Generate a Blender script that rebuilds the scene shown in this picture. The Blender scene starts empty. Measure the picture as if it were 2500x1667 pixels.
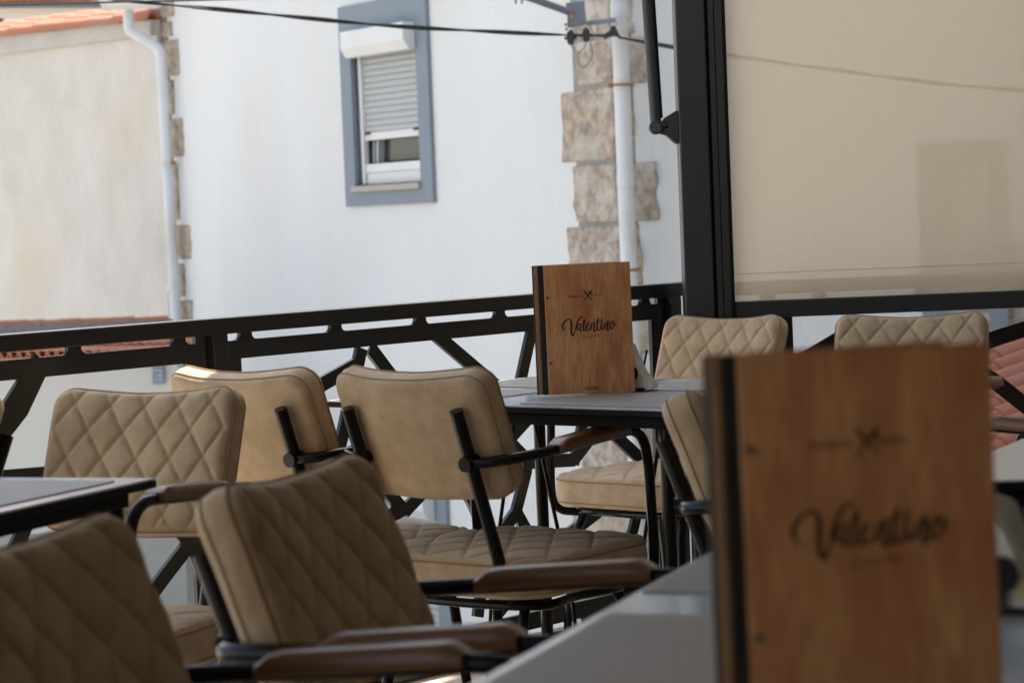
import bpy, bmesh, math, random
from mathutils import Vector, Matrix, noise

random.seed(7)
S = bpy.context.scene
COL = S.collection
R = math.radians
V = Vector

# ------------------------------------------------------------------ camera, world, sun, exposure
CAM_Z = 1.15
F_PX = 6000.0                       # focal length in pixels of the 2500 px wide photograph
PITCH = math.atan(307.5 / 6000.0)
ROLL = 0.040
fwd = V((0, math.cos(PITCH), -math.sin(PITCH)))
up0 = V((0, math.sin(PITCH), math.cos(PITCH)))
rt = V((1, 0, 0)) * math.cos(ROLL) - up0 * math.sin(ROLL)
up = V((1, 0, 0)) * math.sin(ROLL) + up0 * math.cos(ROLL)
CAM = V((0, 0, CAM_Z))

cd = bpy.data.cameras.new('camera')
cam = bpy.data.objects.new('camera', cd)
COL.objects.link(cam)
cam.matrix_world = Matrix(((rt.x, up.x, -fwd.x, 0), (rt.y, up.y, -fwd.y, 0), (rt.z, up.z, -fwd.z, CAM_Z), (0, 0, 0, 1)))
cd.sensor_fit = 'HORIZONTAL'
cd.sensor_width = 36
cd.lens = F_PX / 2500 * 36
cd.clip_start = 0.05
cd.clip_end = 500
cd.dof.use_dof = True
cd.dof.focus_distance = 6.1
cd.dof.aperture_fstop = 7.5
S.camera = cam

SUN_EL, SUN_AZ = R(60), R(38)       # azimuth measured from +Y towards +X: the sun stands beyond the terrace, a little right
w = bpy.data.worlds.new('World')
S.world = w
w.use_nodes = True
wn = w.node_tree
sky = wn.nodes.new('ShaderNodeTexSky')
sky.sky_type = 'NISHITA'
sky.sun_disc = False
sky.sun_elevation = SUN_EL
sky.sun_rotation = SUN_AZ
sky.air_density = 1.0
sky.dust_density = 3.0
sky.ozone_density = 0.8
bg = wn.nodes['Background']
haze_mix = wn.nodes.new('ShaderNodeMix')          # a milky summer sky: the blue thinned towards white
haze_mix.data_type = 'RGBA'
haze_mix.inputs[0].default_value = 0.5
bw = wn.nodes.new('ShaderNodeRGBToBW')
wn.links.new(sky.outputs[0], bw.inputs[0])
wn.links.new(sky.outputs[0], haze_mix.inputs[6])
wn.links.new(bw.outputs[0], haze_mix.inputs[7])
wn.links.new(haze_mix.outputs[2], bg.inputs[0])
bg.inputs[1].default_value = 0.12

sl = bpy.data.lights.new('sun', 'SUN')
sl.energy = 3.6
sl.angle = R(0.5)
sl.color = (1.0, 0.94, 0.85)
sun = bpy.data.objects.new('sun', sl)
COL.objects.link(sun)
sdir = V((math.sin(SUN_AZ) * math.cos(SUN_EL), math.cos(SUN_AZ) * math.cos(SUN_EL), math.sin(SUN_EL)))
sun.rotation_euler = sdir.to_track_quat('Z', 'Y').to_euler()

S.view_settings.view_transform = 'Standard'
S.view_settings.look = 'None'
S.view_settings.gamma = 1
S.view_settings.use_curve_mapping = False
S.view_settings.exposure = 1.92
S.render.engine = 'CYCLES'
try:
    S.cycles.use_denoising = True
    S.cycles.max_bounces = 10
    S.cycles.diffuse_bounces = 6
    S.cycles.transparent_max_bounces = 12
    S.cycles.sample_clamp_indirect = 6
except Exception:
    pass


# ------------------------------------------------------------------ places read off the photograph
def ray(px, py):
    return (fwd * F_PX + rt * (px - 1250) + up * (833.5 - py)).normalized()


def at_y(px, py, D):                # the point of that line of sight at distance D
    d = ray(px, py)
    return CAM + d * (D / d.y)


def at_z(px, py, z):                # ... on the level z
    d = ray(px, py)
    return CAM + d * ((z - CAM_Z) / d.z)


def on_plane(px, py, P, n):
    d = ray(px, py)
    return CAM + d * ((P - CAM).dot(n) / d.dot(n))


# ------------------------------------------------------------------ materials
def own_place(N, L, tc):
    """object coordinates shifted by a number of the object's own, so that no two copies show the same grain"""
    oi = N.new('ShaderNodeObjectInfo')
    m = N.new('ShaderNodeMath')
    m.operation = 'MULTIPLY'
    m.inputs[1].default_value = 7.3
    L.new(oi.outputs['Random'], m.inputs[0])
    v = N.new('ShaderNodeVectorMath')
    v.operation = 'ADD'
    L.new(tc.outputs['Object'], v.inputs[0])
    L.new(m.outputs[0], v.inputs[1])
    return v.outputs[0]


def mat(name, col, rough=0.6, metal=0.0, c2=None, scale=8.0, mix=0.5, bump=0.0, bscale=60.0, detail=5.0, stretch=None,
        spec=0.5, c3=None, scale3=1.5, mix3=0.4, sheen=0.0, rvar=0.0, coat=0.0, bump2=0.0, b2scale=6.0):
    m = bpy.data.materials.new(name)
    m.use_nodes = True
    nt = m.node_tree
    N, L = nt.nodes, nt.links
    b = N['Principled BSDF']
    b.inputs['Roughness'].default_value = rough
    b.inputs['Metallic'].default_value = metal
    b.inputs['Specular IOR Level'].default_value = spec
    b.inputs['Base Color'].default_value = (*col, 1)
    if sheen:
        b.inputs['Sheen Weight'].default_value = sheen
        b.inputs['Sheen Roughness'].default_value = 0.45
    if coat:
        b.inputs['Coat Weight'].default_value = coat
        b.inputs['Coat Roughness'].default_value = 0.2
    tc = N.new('ShaderNodeTexCoord')
    mp = N.new('ShaderNodeMapping')
    L.new(own_place(N, L, tc), mp.inputs[0])
    if stretch:
        mp.inputs['Scale'].default_value = stretch

    def nz(sc, dt=detail, rg=0.55):
        n = N.new('ShaderNodeTexNoise')
        n.inputs['Scale'].default_value = sc
        n.inputs['Detail'].default_value = dt
        n.inputs['Roughness'].default_value = rg
        L.new(mp.outputs[0], n.inputs['Vector'])
        return n

    def ramp(src, lo, hi):
        r = N.new('ShaderNodeMapRange')
        r.inputs['From Min'].default_value = lo
        r.inputs['From Max'].default_value = hi
        L.new(src, r.inputs['Value'])
        return r.outputs[0]

    out = None
    if c2:
        n = nz(scale)
        f = ramp(n.outputs['Fac'], 0.5 - mix * 0.5, 0.5 + mix * 0.5)
        x = N.new('ShaderNodeMix')
        x.data_type = 'RGBA'
        x.inputs[6].default_value = (*col, 1)
        x.inputs[7].default_value = (*c2, 1)
        L.new(f, x.inputs[0])
        out = x.outputs[2]
        if c3:
            n3 = nz(scale3)
            f3 = ramp(n3.outputs['Fac'], 0.5, 0.5 + mix3 * 0.5)
            y = N.new('ShaderNodeMix')
            y.data_type = 'RGBA'
            L.new(out, y.inputs[6])
            y.inputs[7].default_value = (*c3, 1)
            L.new(f3, y.inputs[0])
            out = y.outputs[2]
        L.new(out, b.inputs['Base Color'])
    if rvar:
        n = nz(scale * 1.7)
        r = N.new('ShaderNodeMapRange')
        r.inputs['To Min'].default_value = max(0.02, rough - rvar)
        r.inputs['To Max'].default_value = min(1, rough + rvar)
        L.new(n.outputs['Fac'], r.inputs['Value'])
        L.new(r.outputs[0], b.inputs['Roughness'])
    last = None
    if bump:
        n = nz(bscale, 4)
        bp = N.new('ShaderNodeBump')
        bp.inputs['Strength'].default_value = 1
        bp.inputs['Distance'].default_value = bump
        L.new(n.outputs['Fac'], bp.inputs['Height'])
        last = bp
    if bump2:
        n = nz(b2scale, 3)
        bp = N.new('ShaderNodeBump')
        bp.inputs['Strength'].default_value = 1
        bp.inputs['Distance'].default_value = bump2
        L.new(n.outputs['Fac'], bp.inputs['Height'])
        if last:
            L.new(last.outputs[0], bp.inputs['Normal'])
        last = bp
    if last:
        L.new(last.outputs[0], b.inputs['Normal'])
    return m


M = {}
M['plaster'] = mat('white_plaster', (0.70, 0.71, 0.70), 0.85, c2=(0.655, 0.67, 0.675), scale=1.1, mix=0.5, bump=0.007, bscale=34, bump2=0.01, b2scale=3, c3=(0.61, 0.61, 0.57), scale3=0.7, mix3=0.6, stretch=(1, 1, 0.35))
M['stucco'] = mat('weathered_stucco', (0.66, 0.61, 0.57), 0.9, c2=(0.55, 0.52, 0.46), scale=3.2, mix=0.42, c3=(0.58, 0.52, 0.39), scale3=1.1, mix3=0.5, bump=0.016, bscale=26, stretch=(1, 1, 0.6), detail=9)
M['band'] = mat('eave_plaster', (0.58, 0.56, 0.52), 0.9, c2=(0.42, 0.385, 0.335), scale=3, mix=0.6, bump=0.01, bscale=18)
M['cream'] = mat('cream_render', (0.62, 0.61, 0.56), 0.88, c2=(0.60, 0.58, 0.52), scale=2, mix=0.8, bump=0.003, bscale=30)
M['plinth'] = mat('grey_plinth', (0.36, 0.37, 0.34), 0.9, c2=(0.28, 0.29, 0.27), scale=4, mix=0.7, bump=0.004, bscale=40)
M['stone'] = mat('granite_quoin', (0.53, 0.43, 0.34), 0.92, c2=(0.25, 0.22, 0.19), scale=19, mix=0.34, bump=0.03, bscale=22, c3=(0.55, 0.50, 0.44), scale3=6, mix3=0.3, detail=8, bump2=0.02, b2scale=7)
M['stone_warm'] = mat('granite_quoin_warm', (0.54, 0.43, 0.33), 0.92, c2=(0.27, 0.235, 0.19), scale=17, mix=0.34, bump=0.03, bscale=20, c3=(0.50, 0.47, 0.40), scale3=5, mix3=0.3, detail=8, bump2=0.02, b2scale=7)
M['mortar'] = mat('grey_mortar', (0.34, 0.33, 0.295), 0.95, c2=(0.22, 0.215, 0.20), scale=12, mix=0.6, bump=0.02, bscale=30)
M['bluegrey'] = mat('blue_grey_paint', (0.20, 0.235, 0.275), 0.75, c2=(0.225, 0.26, 0.30), scale=4, mix=0.8, bump=0.002, bscale=60)
M['whitepaint'] = mat('white_paint', (0.70, 0.70, 0.68), 0.45, c2=(0.63, 0.64, 0.63), scale=5, mix=0.6)
M['pipe'] = mat('white_pipe', (0.66, 0.68, 0.70), 0.4, c2=(0.60, 0.62, 0.64), scale=3, mix=0.6, c3=(0.50, 0.40, 0.25), scale3=2.6, mix3=0.9)
M['rust'] = mat('rusty_metal', (0.25, 0.11, 0.05), 0.8, c2=(0.4, 0.24, 0.1), scale=30, mix=0.5)
M['shutter'] = mat('shutter_plastic', (0.43, 0.45, 0.445), 0.6, c2=(0.40, 0.42, 0.415), scale=5, mix=0.8)
M['sill'] = mat('stone_sill', (0.42, 0.38, 0.34), 0.7, c2=(0.36, 0.33, 0.3), scale=20, mix=0.5)
M['galv'] = mat('galvanised_steel', (0.25, 0.29, 0.33), 0.55, 0.4, c2=(0.17, 0.20, 0.24), scale=20, mix=0.7)
M['cable'] = mat('cable_rubber', (0.022, 0.022, 0.023), 0.6, c2=(0.03, 0.03, 0.03), scale=20)
M['greywire'] = mat('grey_wire', (0.20, 0.20, 0.17), 0.6, c2=(0.15, 0.15, 0.13), scale=20)
M['tile'] = mat('terracotta_tile', (0.50, 0.20, 0.115), 0.85, c2=(0.42, 0.155, 0.09), scale=5, mix=0.6, c3=(0.36, 0.19, 0.13), scale3=2.2, mix3=0.5, bump=0.004, bscale=60)
M['tile_pink'] = mat('pink_clay_tile', (0.31, 0.105, 0.06), 0.8, c2=(0.25, 0.08, 0.045), scale=3, mix=0.7, c3=(0.25, 0.115, 0.08), scale3=1.5, mix3=0.6, bump=0.003, bscale=60)
M['rail'] = mat('anthracite_paint', (0.017, 0.017, 0.016), 0.33, 0.0, spec=0.45, c2=(0.021, 0.021, 0.020), scale=12, mix=0.8, rvar=0.04)
M['post'] = mat('anthracite_aluminium', (0.031, 0.031, 0.029), 0.5, 0.0, c2=(0.035, 0.034, 0.032), scale=6, mix=0.8, bump=0.0003, bscale=500)
M['post_light'] = mat('grey_aluminium', (0.055, 0.06, 0.062), 0.5, 0.0, c2=(0.05, 0.054, 0.056), scale=6, mix=0.8)
M['gap'] = mat('matt_black', (0.006, 0.006, 0.006), 0.7, c2=(0.01, 0.01, 0.01), scale=30)
M['black'] = mat('black_powder_coat', (0.005, 0.005, 0.0055), 0.2, 0.0, spec=0.22, c2=(0.014, 0.014, 0.015), scale=20, mix=0.9, rvar=0.05)
M['velvet'] = mat('beige_suede', (0.60, 0.45, 0.285), 0.78, c2=(0.49, 0.355, 0.21), scale=26, mix=0.30, bump=0.0009, bscale=420, c3=(0.42, 0.30, 0.18), scale3=6, mix3=0.6, sheen=0.3, bump2=0.0035, b2scale=19, spec=0.25)
M['piping'] = mat('stitched_piping', (0.37, 0.255, 0.15), 0.8, c2=(0.30, 0.20, 0.115), scale=120, mix=0.6, spec=0.2)
M['armwood'] = mat('brown_armrest_wood', (0.21, 0.088, 0.034), 0.3, spec=0.7, c2=(0.15, 0.06, 0.023), scale=18, mix=0.6, stretch=(1, 0.12, 1), bump=0.0004, bscale=300, rvar=0.08)
M['edge'] = mat('dark_table_edge', (0.012, 0.013, 0.015), 0.6, c2=(0.016, 0.017, 0.019), scale=20, spec=0.12)
M['tabletop'] = mat('sky_tinted_laminate', (0.68, 0.76, 0.86), 0.13, c2=(0.60, 0.68, 0.78), scale=5, mix=0.9, rvar=0.05, spec=1.0, bump2=0.0004, b2scale=5)  # the sky's blue-white reflection is put into the laminate colour
M['mat'] = None
M['slab'] = mat('beige_floor_stone', (0.62, 0.52, 0.40), 0.55, c2=(0.52, 0.43, 0.33), scale=3, mix=0.7, bump=0.001, bscale=80, rvar=0.1)
M['interior'] = mat('warm_interior_wall', (0.30, 0.235, 0.17), 0.9, c2=(0.27, 0.21, 0.15), scale=2, mix=0.8)
M['ceiling'] = mat('terrace_ceiling', (0.30, 0.29, 0.27), 0.8, c2=(0.27, 0.26, 0.24), scale=2, mix=0.8)
M['street'] = mat('street_paving', (0.42, 0.40, 0.36), 0.9, c2=(0.34, 0.32, 0.29), scale=3, mix=0.7, bump=0.01, bscale=12)
M['ink'] = mat('burnt_engraving', (0.030, 0.013, 0.006), 0.8, c2=(0.045, 0.02, 0.01), scale=200)
M['leather'] = mat('black_leather_hinge', (0.008, 0.006, 0.005), 0.6, c2=(0.014, 0.011, 0.009), scale=150, bump=0.0005, bscale=600)
M['brass'] = mat('brass_rivet', (0.45, 0.30, 0.12), 0.35, 0.9, c2=(0.35, 0.22, 0.09), scale=60)
M['screw'] = mat('steel_screw', (0.28, 0.27, 0.25), 0.35, 0.9, c2=(0.18, 0.17, 0.16), scale=90)
M['paper'] = mat('paper_napkin', (0.78, 0.75, 0.68), 0.9, c2=(0.72, 0.68, 0.58), scale=30, mix=0.7, bump=0.0005, bscale=300)
M['paper_yellow'] = mat('yellow_print', (0.70, 0.52, 0.22), 0.9, c2=(0.75, 0.62, 0.36), scale=40)
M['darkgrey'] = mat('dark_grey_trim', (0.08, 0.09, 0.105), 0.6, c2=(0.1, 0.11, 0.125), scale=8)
M['sign'] = mat('blue_grey_plate', (0.16, 0.20, 0.26), 0.4, c2=(0.2, 0.24, 0.30), scale=10)
M['silver'] = mat('light_print', (0.62, 0.66, 0.70), 0.5, c2=(0.5, 0.55, 0.6), scale=30)


def wood_mat(name, a, b, c):
    m = bpy.data.materials.new(name)
    m.use_nodes = True
    N, L = m.node_tree.nodes, m.node_tree.links
    p = N['Principled BSDF']
    p.inputs['Roughness'].default_value = 0.5
    tc = N.new('ShaderNodeTexCoord')
    mp = N.new('ShaderNodeMapping')
    mp.inputs['Scale'].default_value = (1, 1, 0.07)
    src = own_place(N, L, tc)
    L.new(src, mp.inputs[0])
    n = N.new('ShaderNodeTexNoise')
    n.inputs['Scale'].default_value = 330
    n.inputs['Detail'].default_value = 6
    n.inputs['Distortion'].default_value = 0.6
    L.new(mp.outputs[0], n.inputs['Vector'])
    mp2 = N.new('ShaderNodeMapping')
    mp2.inputs['Scale'].default_value = (1, 1, 0.3)
    L.new(src, mp2.inputs[0])
    n2 = N.new('ShaderNodeTexNoise')
    n2.inputs['Scale'].default_value = 26
    n2.inputs['Detail'].default_value = 5
    L.new(mp2.outputs[0], n2.inputs['Vector'])
    cr = N.new('ShaderNodeValToRGB')
    cr.color_ramp.elements[0].position = 0.33
    cr.color_ramp.elements[0].color = (*b, 1)
    cr.color_ramp.elements[1].position = 0.62
    cr.color_ramp.elements[1].color = (*a, 1)
    L.new(n.outputs['Fac'], cr.inputs[0])
    cr2 = N.new('ShaderNodeMapRange')
    cr2.inputs['From Min'].default_value = 0.42
    cr2.inputs['From Max'].default_value = 0.68
    L.new(n2.outputs['Fac'], cr2.inputs['Value'])
    x = N.new('ShaderNodeMix')
    x.data_type = 'RGBA'
    L.new(cr2.outputs[0], x.inputs[0])
    L.new(cr.outputs[0], x.inputs[6])
    x.inputs[7].default_value = (*c, 1)
    L.new(x.outputs[2], p.inputs['Base Color'])
    bp = N.new('ShaderNodeBump')
    bp.inputs['Distance'].default_value = 0.0004
    L.new(n.outputs['Fac'], bp.inputs['Height'])
    L.new(bp.outputs[0], p.inputs['Normal'])
    return m


M['menuwood'] = wood_mat('menu_plywood', (0.72, 0.37, 0.165), (0.50, 0.225, 0.088), (0.43, 0.15, 0.052))
M['slatwood'] = wood_mat('spine_wood', (0.26, 0.13, 0.045), (0.17, 0.08, 0.03), (0.2, 0.09, 0.03))


def weave_mat(name, a, b, scale, translucent=0.0, clear=0.0, rough=0.8):
    """woven cloth: two crossed sets of threads give colour, relief and, in a screen cloth, the holes"""
    m = bpy.data.materials.new(name)
    m.use_nodes = True
    N, L = m.node_tree.nodes, m.node_tree.links
    p = N['Principled BSDF']
    p.inputs['Roughness'].default_value = rough
    p.inputs['Specular IOR Level'].default_value = 0.2 if translucent else 0.55
    tc = N.new('ShaderNodeTexCoord')
    w1 = N.new('ShaderNodeTexWave')
    w1.bands_direction = 'X'
    w1.inputs['Scale'].default_value = scale
    w2 = N.new('ShaderNodeTexWave')
    w2.bands_direction = 'Z' if translucent else 'Y'
    w2.inputs['Scale'].default_value = scale
    for q in (w1, w2):
        q.inputs['Distortion'].default_value = 0.3
        L.new(tc.outputs['Object'], q.inputs['Vector'])
    mu = N.new('ShaderNodeMath')
    mu.operation = 'MULTIPLY'
    L.new(w1.outputs['Fac'], mu.inputs[0])
    L.new(w2.outputs['Fac'], mu.inputs[1])
    ns = N.new('ShaderNodeTexNoise')
    ns.inputs['Scale'].default_value = 260 if translucent else 90
    ns.inputs['Detail'].default_value = 4
    L.new(tc.outputs['Object'], ns.inputs['Vector'])
    ad = N.new('ShaderNodeMath')
    ad.operation = 'ADD'
    L.new(mu.outputs[0], ad.inputs[0])
    L.new(ns.outputs['Fac'], ad.inputs[1])
    mr = N.new('ShaderNodeMapRange')
    mr.inputs['From Min'].default_value = 0.3
    mr.inputs['From Max'].default_value = 1.3
    L.new(ad.outputs[0], mr.inputs['Value'])
    x = N.new('ShaderNodeMix')
    x.data_type = 'RGBA'
    L.new(mr.outputs[0], x.inputs[0])
    x.inputs[6].default_value = (*b, 1)
    x.inputs[7].default_value = (*a, 1)
    L.new(x.outputs[2], p.inputs['Base Color'])
    if not translucent:
        bp = N.new('ShaderNodeBump')
        bp.inputs['Distance'].default_value = 0.0008
        L.new(mu.outputs[0], bp.inputs['Height'])
        L.new(bp.outputs[0], p.inputs['Normal'])
    else:
        tl = N.new('ShaderNodeBsdfTranslucent')
        L.new(x.outputs[2], tl.inputs['Color'])
        mx = N.new('ShaderNodeMixShader')
        mx.inputs[0].default_value = translucent
        L.new(p.outputs[0], mx.inputs[1])
        L.new(tl.outputs[0], mx.inputs[2])
        tr = N.new('ShaderNodeBsdfTransparent')
        mx2 = N.new('ShaderNodeMixShader')
        mx2.inputs[0].default_value = clear
        L.new(mx.outputs[0], mx2.inputs[1])
        L.new(tr.outputs[0], mx2.inputs[2])
        L.new(mx2.outputs[0], N['Material Output'].inputs[0])
    return m


M['mat'] = weave_mat('woven_placemat', (0.46, 0.43, 0.38), (0.31, 0.285, 0.25), 160, rough=0.5)
M['screen'] = weave_mat('beige_screen_cloth', (0.78, 0.64, 0.45), (0.60, 0.49, 0.34), 190, translucent=0.62, clear=0.18)


def glass_mat():
    m = bpy.data.materials.new('window_glass')
    m.use_nodes = True
    b = m.node_tree.nodes['Principled BSDF']
    b.inputs['Base Color'].default_value = (0.10, 0.095, 0.08, 1)
    b.inputs['Roughness'].default_value = 0.05
    b.inputs['Specular IOR Level'].default_value = 1.0
    return m


M['glass'] = glass_mat()


# ------------------------------------------------------------------ mesh helpers
class MB:
    def __init__(self):
        self.v, self.f = [], []

    def add(self, vs, fs):
        o = len(self.v)
        self.v += [V(p) for p in vs]
        self.f += [tuple(i + o for i in f) for f in fs]
        return self

    def box(self, c, size, ax=None):
        c = V(c)
        X, Y, Z = ax if ax else (V((1, 0, 0)), V((0, 1, 0)), V((0, 0, 1)))
        a, b, d = (s / 2 for s in size)
        vs = [c + X * (a * i) + Y * (b * j) + Z * (d * k) for i in (-1, 1) for j in (-1, 1) for k in (-1, 1)]
        self.add(vs, [(0, 1, 3, 2), (4, 6, 7, 5), (0, 4, 5, 1), (2, 3, 7, 6), (0, 2, 6, 4), (1, 5, 7, 3)])
        return self

    def tube(self, pts, r, n=12, sy=1.0, closed=False, rs=None):
        pts = [V(p) for p in pts]
        m = len(pts)
        rings = []
        t0 = (pts[1] - pts[0]).normalized()
        ref = V((0, 0, 1)) if abs(t0.z) < 0.9 else V((1, 0, 0))
        nrm = (ref - t0 * ref.dot(t0)).normalized()
        for i in range(m):
            a = pts[(i - 1) % m] if (closed or i > 0) else pts[0]
            b = pts[(i + 1) % m] if (closed or i < m - 1) else pts[-1]
            t = (b - a).normalized()
            nrm = (nrm - t * nrm.dot(t)).normalized()
            bi = t.cross(nrm)
            rr = rs[i] if rs else r
            rings.append([pts[i] + nrm * (rr * math.cos(2 * math.pi * k / n)) + bi * (rr * sy * math.sin(2 * math.pi * k / n)) for k in range(n)])
        vs = [p for q in rings for p in q]
        fs = []
        for i in range(m if closed else m - 1):
            j = (i + 1) % m
            for k in range(n):
                l = (k + 1) % n
                fs.append((i * n + k, i * n + l, j * n + l, j * n + k))
        if not closed:
            fs.append(tuple(range(n - 1, -1, -1)))
            fs.append(tuple((m - 1) * n + k for k in range(n)))
        return self.add(vs, fs)

    def prism(self, poly, O, X, Y, N, t0, t1):
        """polygon (list of 2-D points in the frame O, X, Y) extruded from t0 to t1 along N"""
        n = len(poly)
        O, X, Y, N = V(O), V(X), V(Y), V(N)
        vs = [O + X * a + Y * b + N * t0 for a, b in poly] + [O + X * a + Y * b + N * t1 for a, b in poly]
        fs = [tuple(range(n - 1, -1, -1)), tuple(range(n, 2 * n))] + [(i, (i + 1) % n, n + (i + 1) % n, n + i) for i in range(n)]
        return self.add(vs, fs)

    def data(self, name, m, origin=V((0, 0, 0)), smooth=True, angle=35):
        me = bpy.data.meshes.new(name)
        me.from_pydata([tuple(p - origin) for p in self.v], [], self.f)
        me.materials.append(m)
        bm = bmesh.new()
        bm.from_mesh(me)
        bmesh.ops.recalc_face_normals(bm, faces=bm.faces)
        bm.to_mesh(me)
        bm.free()
        if smooth:
            me.shade_smooth()
            me.set_sharp_from_angle(angle=R(angle))
        me.update()
        return me


def link(name, data, parent=None, label=None, cat=None, group=None, kind=None):
    o = bpy.data.objects.new(name, data)
    COL.objects.link(o)
    if parent is not None:
        o.parent = parent
    tag(o, label, cat, group, kind)
    return o


def tag(o, label=None, cat=None, group=None, kind=None):
    if label:
        o['label'] = label
    if cat:
        o['category'] = cat
    if group:
        o['group'] = group
    if kind:
        o['kind'] = kind


def thing(name, label, cat, loc=(0, 0, 0), rz=0, group=None):
    o = link(name, None, None, label, cat, group)
    o.empty_display_size = 0.1
    o.location = loc
    o.rotation_euler = (0, 0, rz)
    return o


def org(o):                        # the world place of a chain of unrotated parents
    p = V((0, 0, 0))
    while o is not None:
        p = p + o.location
        o = o.parent
    return p


def part(name, mb, m, parent, world=False, bevel=0, smooth=True, angle=35, seg=2, **kw):
    """a mesh under its parent; world=True when the points are world points"""
    me = mb.data(name, m, org(parent) if world and parent is not None else V((0, 0, 0)), smooth, angle)
    o = link(name, me, parent, **kw)
    if bevel:
        b = o.modifiers.new('bevel', 'BEVEL')
        b.width = bevel
        b.segments = seg
        b.limit_method = 'ANGLE'
        b.angle_limit = R(40)
        b.harden_normals = False
    return o


def copy_tree(o, parent=None):
    c = o.copy()
    COL.objects.link(c)
    c.parent = parent
    for ch in list(o.children):
        copy_tree(ch, c)
    return c


def spline(pts, k=6, closed=False):
    pts = [V(p) for p in pts]
    n = len(pts)
    out = []
    for i in range(n if closed else n - 1):
        p0 = pts[(i - 1) % n] if (closed or i > 0) else pts[0]
        p1, p2 = pts[i], pts[(i + 1) % n]
        p3 = pts[(i + 2) % n] if (closed or i + 2 < n) else pts[-1]
        for j in range(k):
            t = j / k
            out.append(0.5 * ((2 * p1) + (p2 - p0) * t + (2 * p0 - 5 * p1 + 4 * p2 - p3) * t * t + (3 * p1 - p0 - 3 * p2 + p3) * t * t * t))
    if not closed:
        out.append(pts[-1])
    return out


# ================================================================== THE SETTING
g = MB().box((0, 20, -3.05), (160, 160, 0.1))
part('ground', g, M['street'], None, kind='structure')

# plan of the terrace: rail line 1 runs from the far left up to the corner post, rail line 2 on to the right
RC = V((0.515, 7.04, 0))
_p = on_plane(0, 817, V((0, 5.22, 0)), V((0, 1, 0)))
RL = V((-1.09, 5.225, 0))
U1 = (RC - RL).normalized()                      # along rail 1, to the right and away
N1 = V((U1.y, -U1.x, 0))                         # inwards
FARL = RC - U1 * 7.5
Y2 = 6.97
floor_poly = [(FARL.x, FARL.y), (RC.x - 0.05, RC.y + 0.06), (6.0, RC.y + 0.06), (6.0, -3.2), (FARL.x, -3.2)]
g = MB().prism([(a, b) for a, b in floor_poly], (0, 0, 0), (1, 0, 0), (0, 1, 0), (0, 0, 1), -0.3, -0.012)
part('terrace_slab', g, M['mortar'], None, kind='structure')
fl = link('floor', None, None, kind='structure')


def in_floor(x, y):
    return y < 7.07 and (V((x, y, 0)) - RC).dot(N1) > -0.04


tile_me = MB().box((0, 0, -0.0065), (0.596, 0.596, 0.012)).data('floor_tile', M['slab'])
ca, sa = math.cos(0.84), math.sin(0.84)
for i in range(-12, 13):
    for j in range(-12, 13):
        cx, cy = -0.6 + ca * i * 0.6 - sa * j * 0.6, 4.2 + sa * i * 0.6 + ca * j * 0.6
        if -3.6 < cx < 3.2 and 1.2 < cy < 7.4:
            cs = [(cx + ca * a * 0.298 - sa * b * 0.298, cy + sa * a * 0.298 + ca * b * 0.298) for a, b in ((-1, -1), (1, -1), (1, 1), (-1, 1))]
            if all(in_floor(*q) for q in cs):
                t = link('tile', tile_me, fl)
                t.location = (cx, cy, 0)
                t.rotation_euler = (0, 0, 0.84)
                t.location.z = random.uniform(-0.0008, 0)
# the cut tiles along the rail, as one border
g = MB().prism(floor_poly, (0, 0, 0), (1, 0, 0), (0, 1, 0), (0, 0, 1), -0.0115, -0.004)
part('floor_border', g, M['slab'], fl)

# the roof over the terrace and the room behind the camera (they shade the place; both stand outside the picture)
EDGE = -0.33
# louvred roof out of view: blades and solid part shaped to steer sun and skylight
A = RC - N1 * EDGE
roof = link('terrace_roof', None, None, kind='structure')
LT, LP = R(29), 0.20
blade = MB().box((0, 0, 0), (1, 0.215, 0.02), (V((1, 0, 0)), V((0, math.cos(LT), -math.sin(LT))), V((0, math.sin(LT), math.cos(LT))))).data('louvre', M['ceiling'])
y_ = 6.95
while y_ > 3.6:
    xe = A.x + (y_ - A.y) * U1.x / U1.y
    if y_ > A.y:
        xe = A.x
    b = link('louvre', blade, roof)
    b.location = ((xe + 6) / 2, y_, 2.80)
    b.scale = (6 - xe, 1, 1)
    y_ -= LP
part('solid_roof', MB().prism([(-4.6, -3.2), (-4.6, 3.6), (6, 3.6), (6, -3.2)], (0, 0, 0), (1, 0, 0), (0, 1, 0), (0, 0, 1), 2.72, 2.88), M['ceiling'], roof, True, smooth=False)
e0, e1 = A + V((0, 0, 2.80)), A - U1 * 7.5 + V((0, 0, 2.80))
part('edge_beam', MB().box((e0 + e1) / 2, ((e1 - e0).length, 0.08, 0.2), (U1, N1, V((0, 0, 1)))), M['post'], roof, True, smooth=False)
part('front_beam', MB().box(V(((A.x + 6) / 2, 7.1, 2.8)), (6 - A.x, 0.1, 0.2)), M['post'], roof, True, smooth=False)
g = MB().box((0.8, -3.25, 0.0), (11, 0.12, 5.8))
part('back_wall', g, M['interior'], None, kind='structure')
g = MB().box((6.06, 2, 0.0), (0.12, 10.4, 5.8))
part('side_wall', g, M['interior'], None, kind='structure')

# tall unseen block added on the right to shade the clay tiles and the screen
part('shade_block', MB().box((5.0, 10.6, 3.0), (4.0, 6.4, 12.0)), M['cream'], None, kind='structure')

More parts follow.
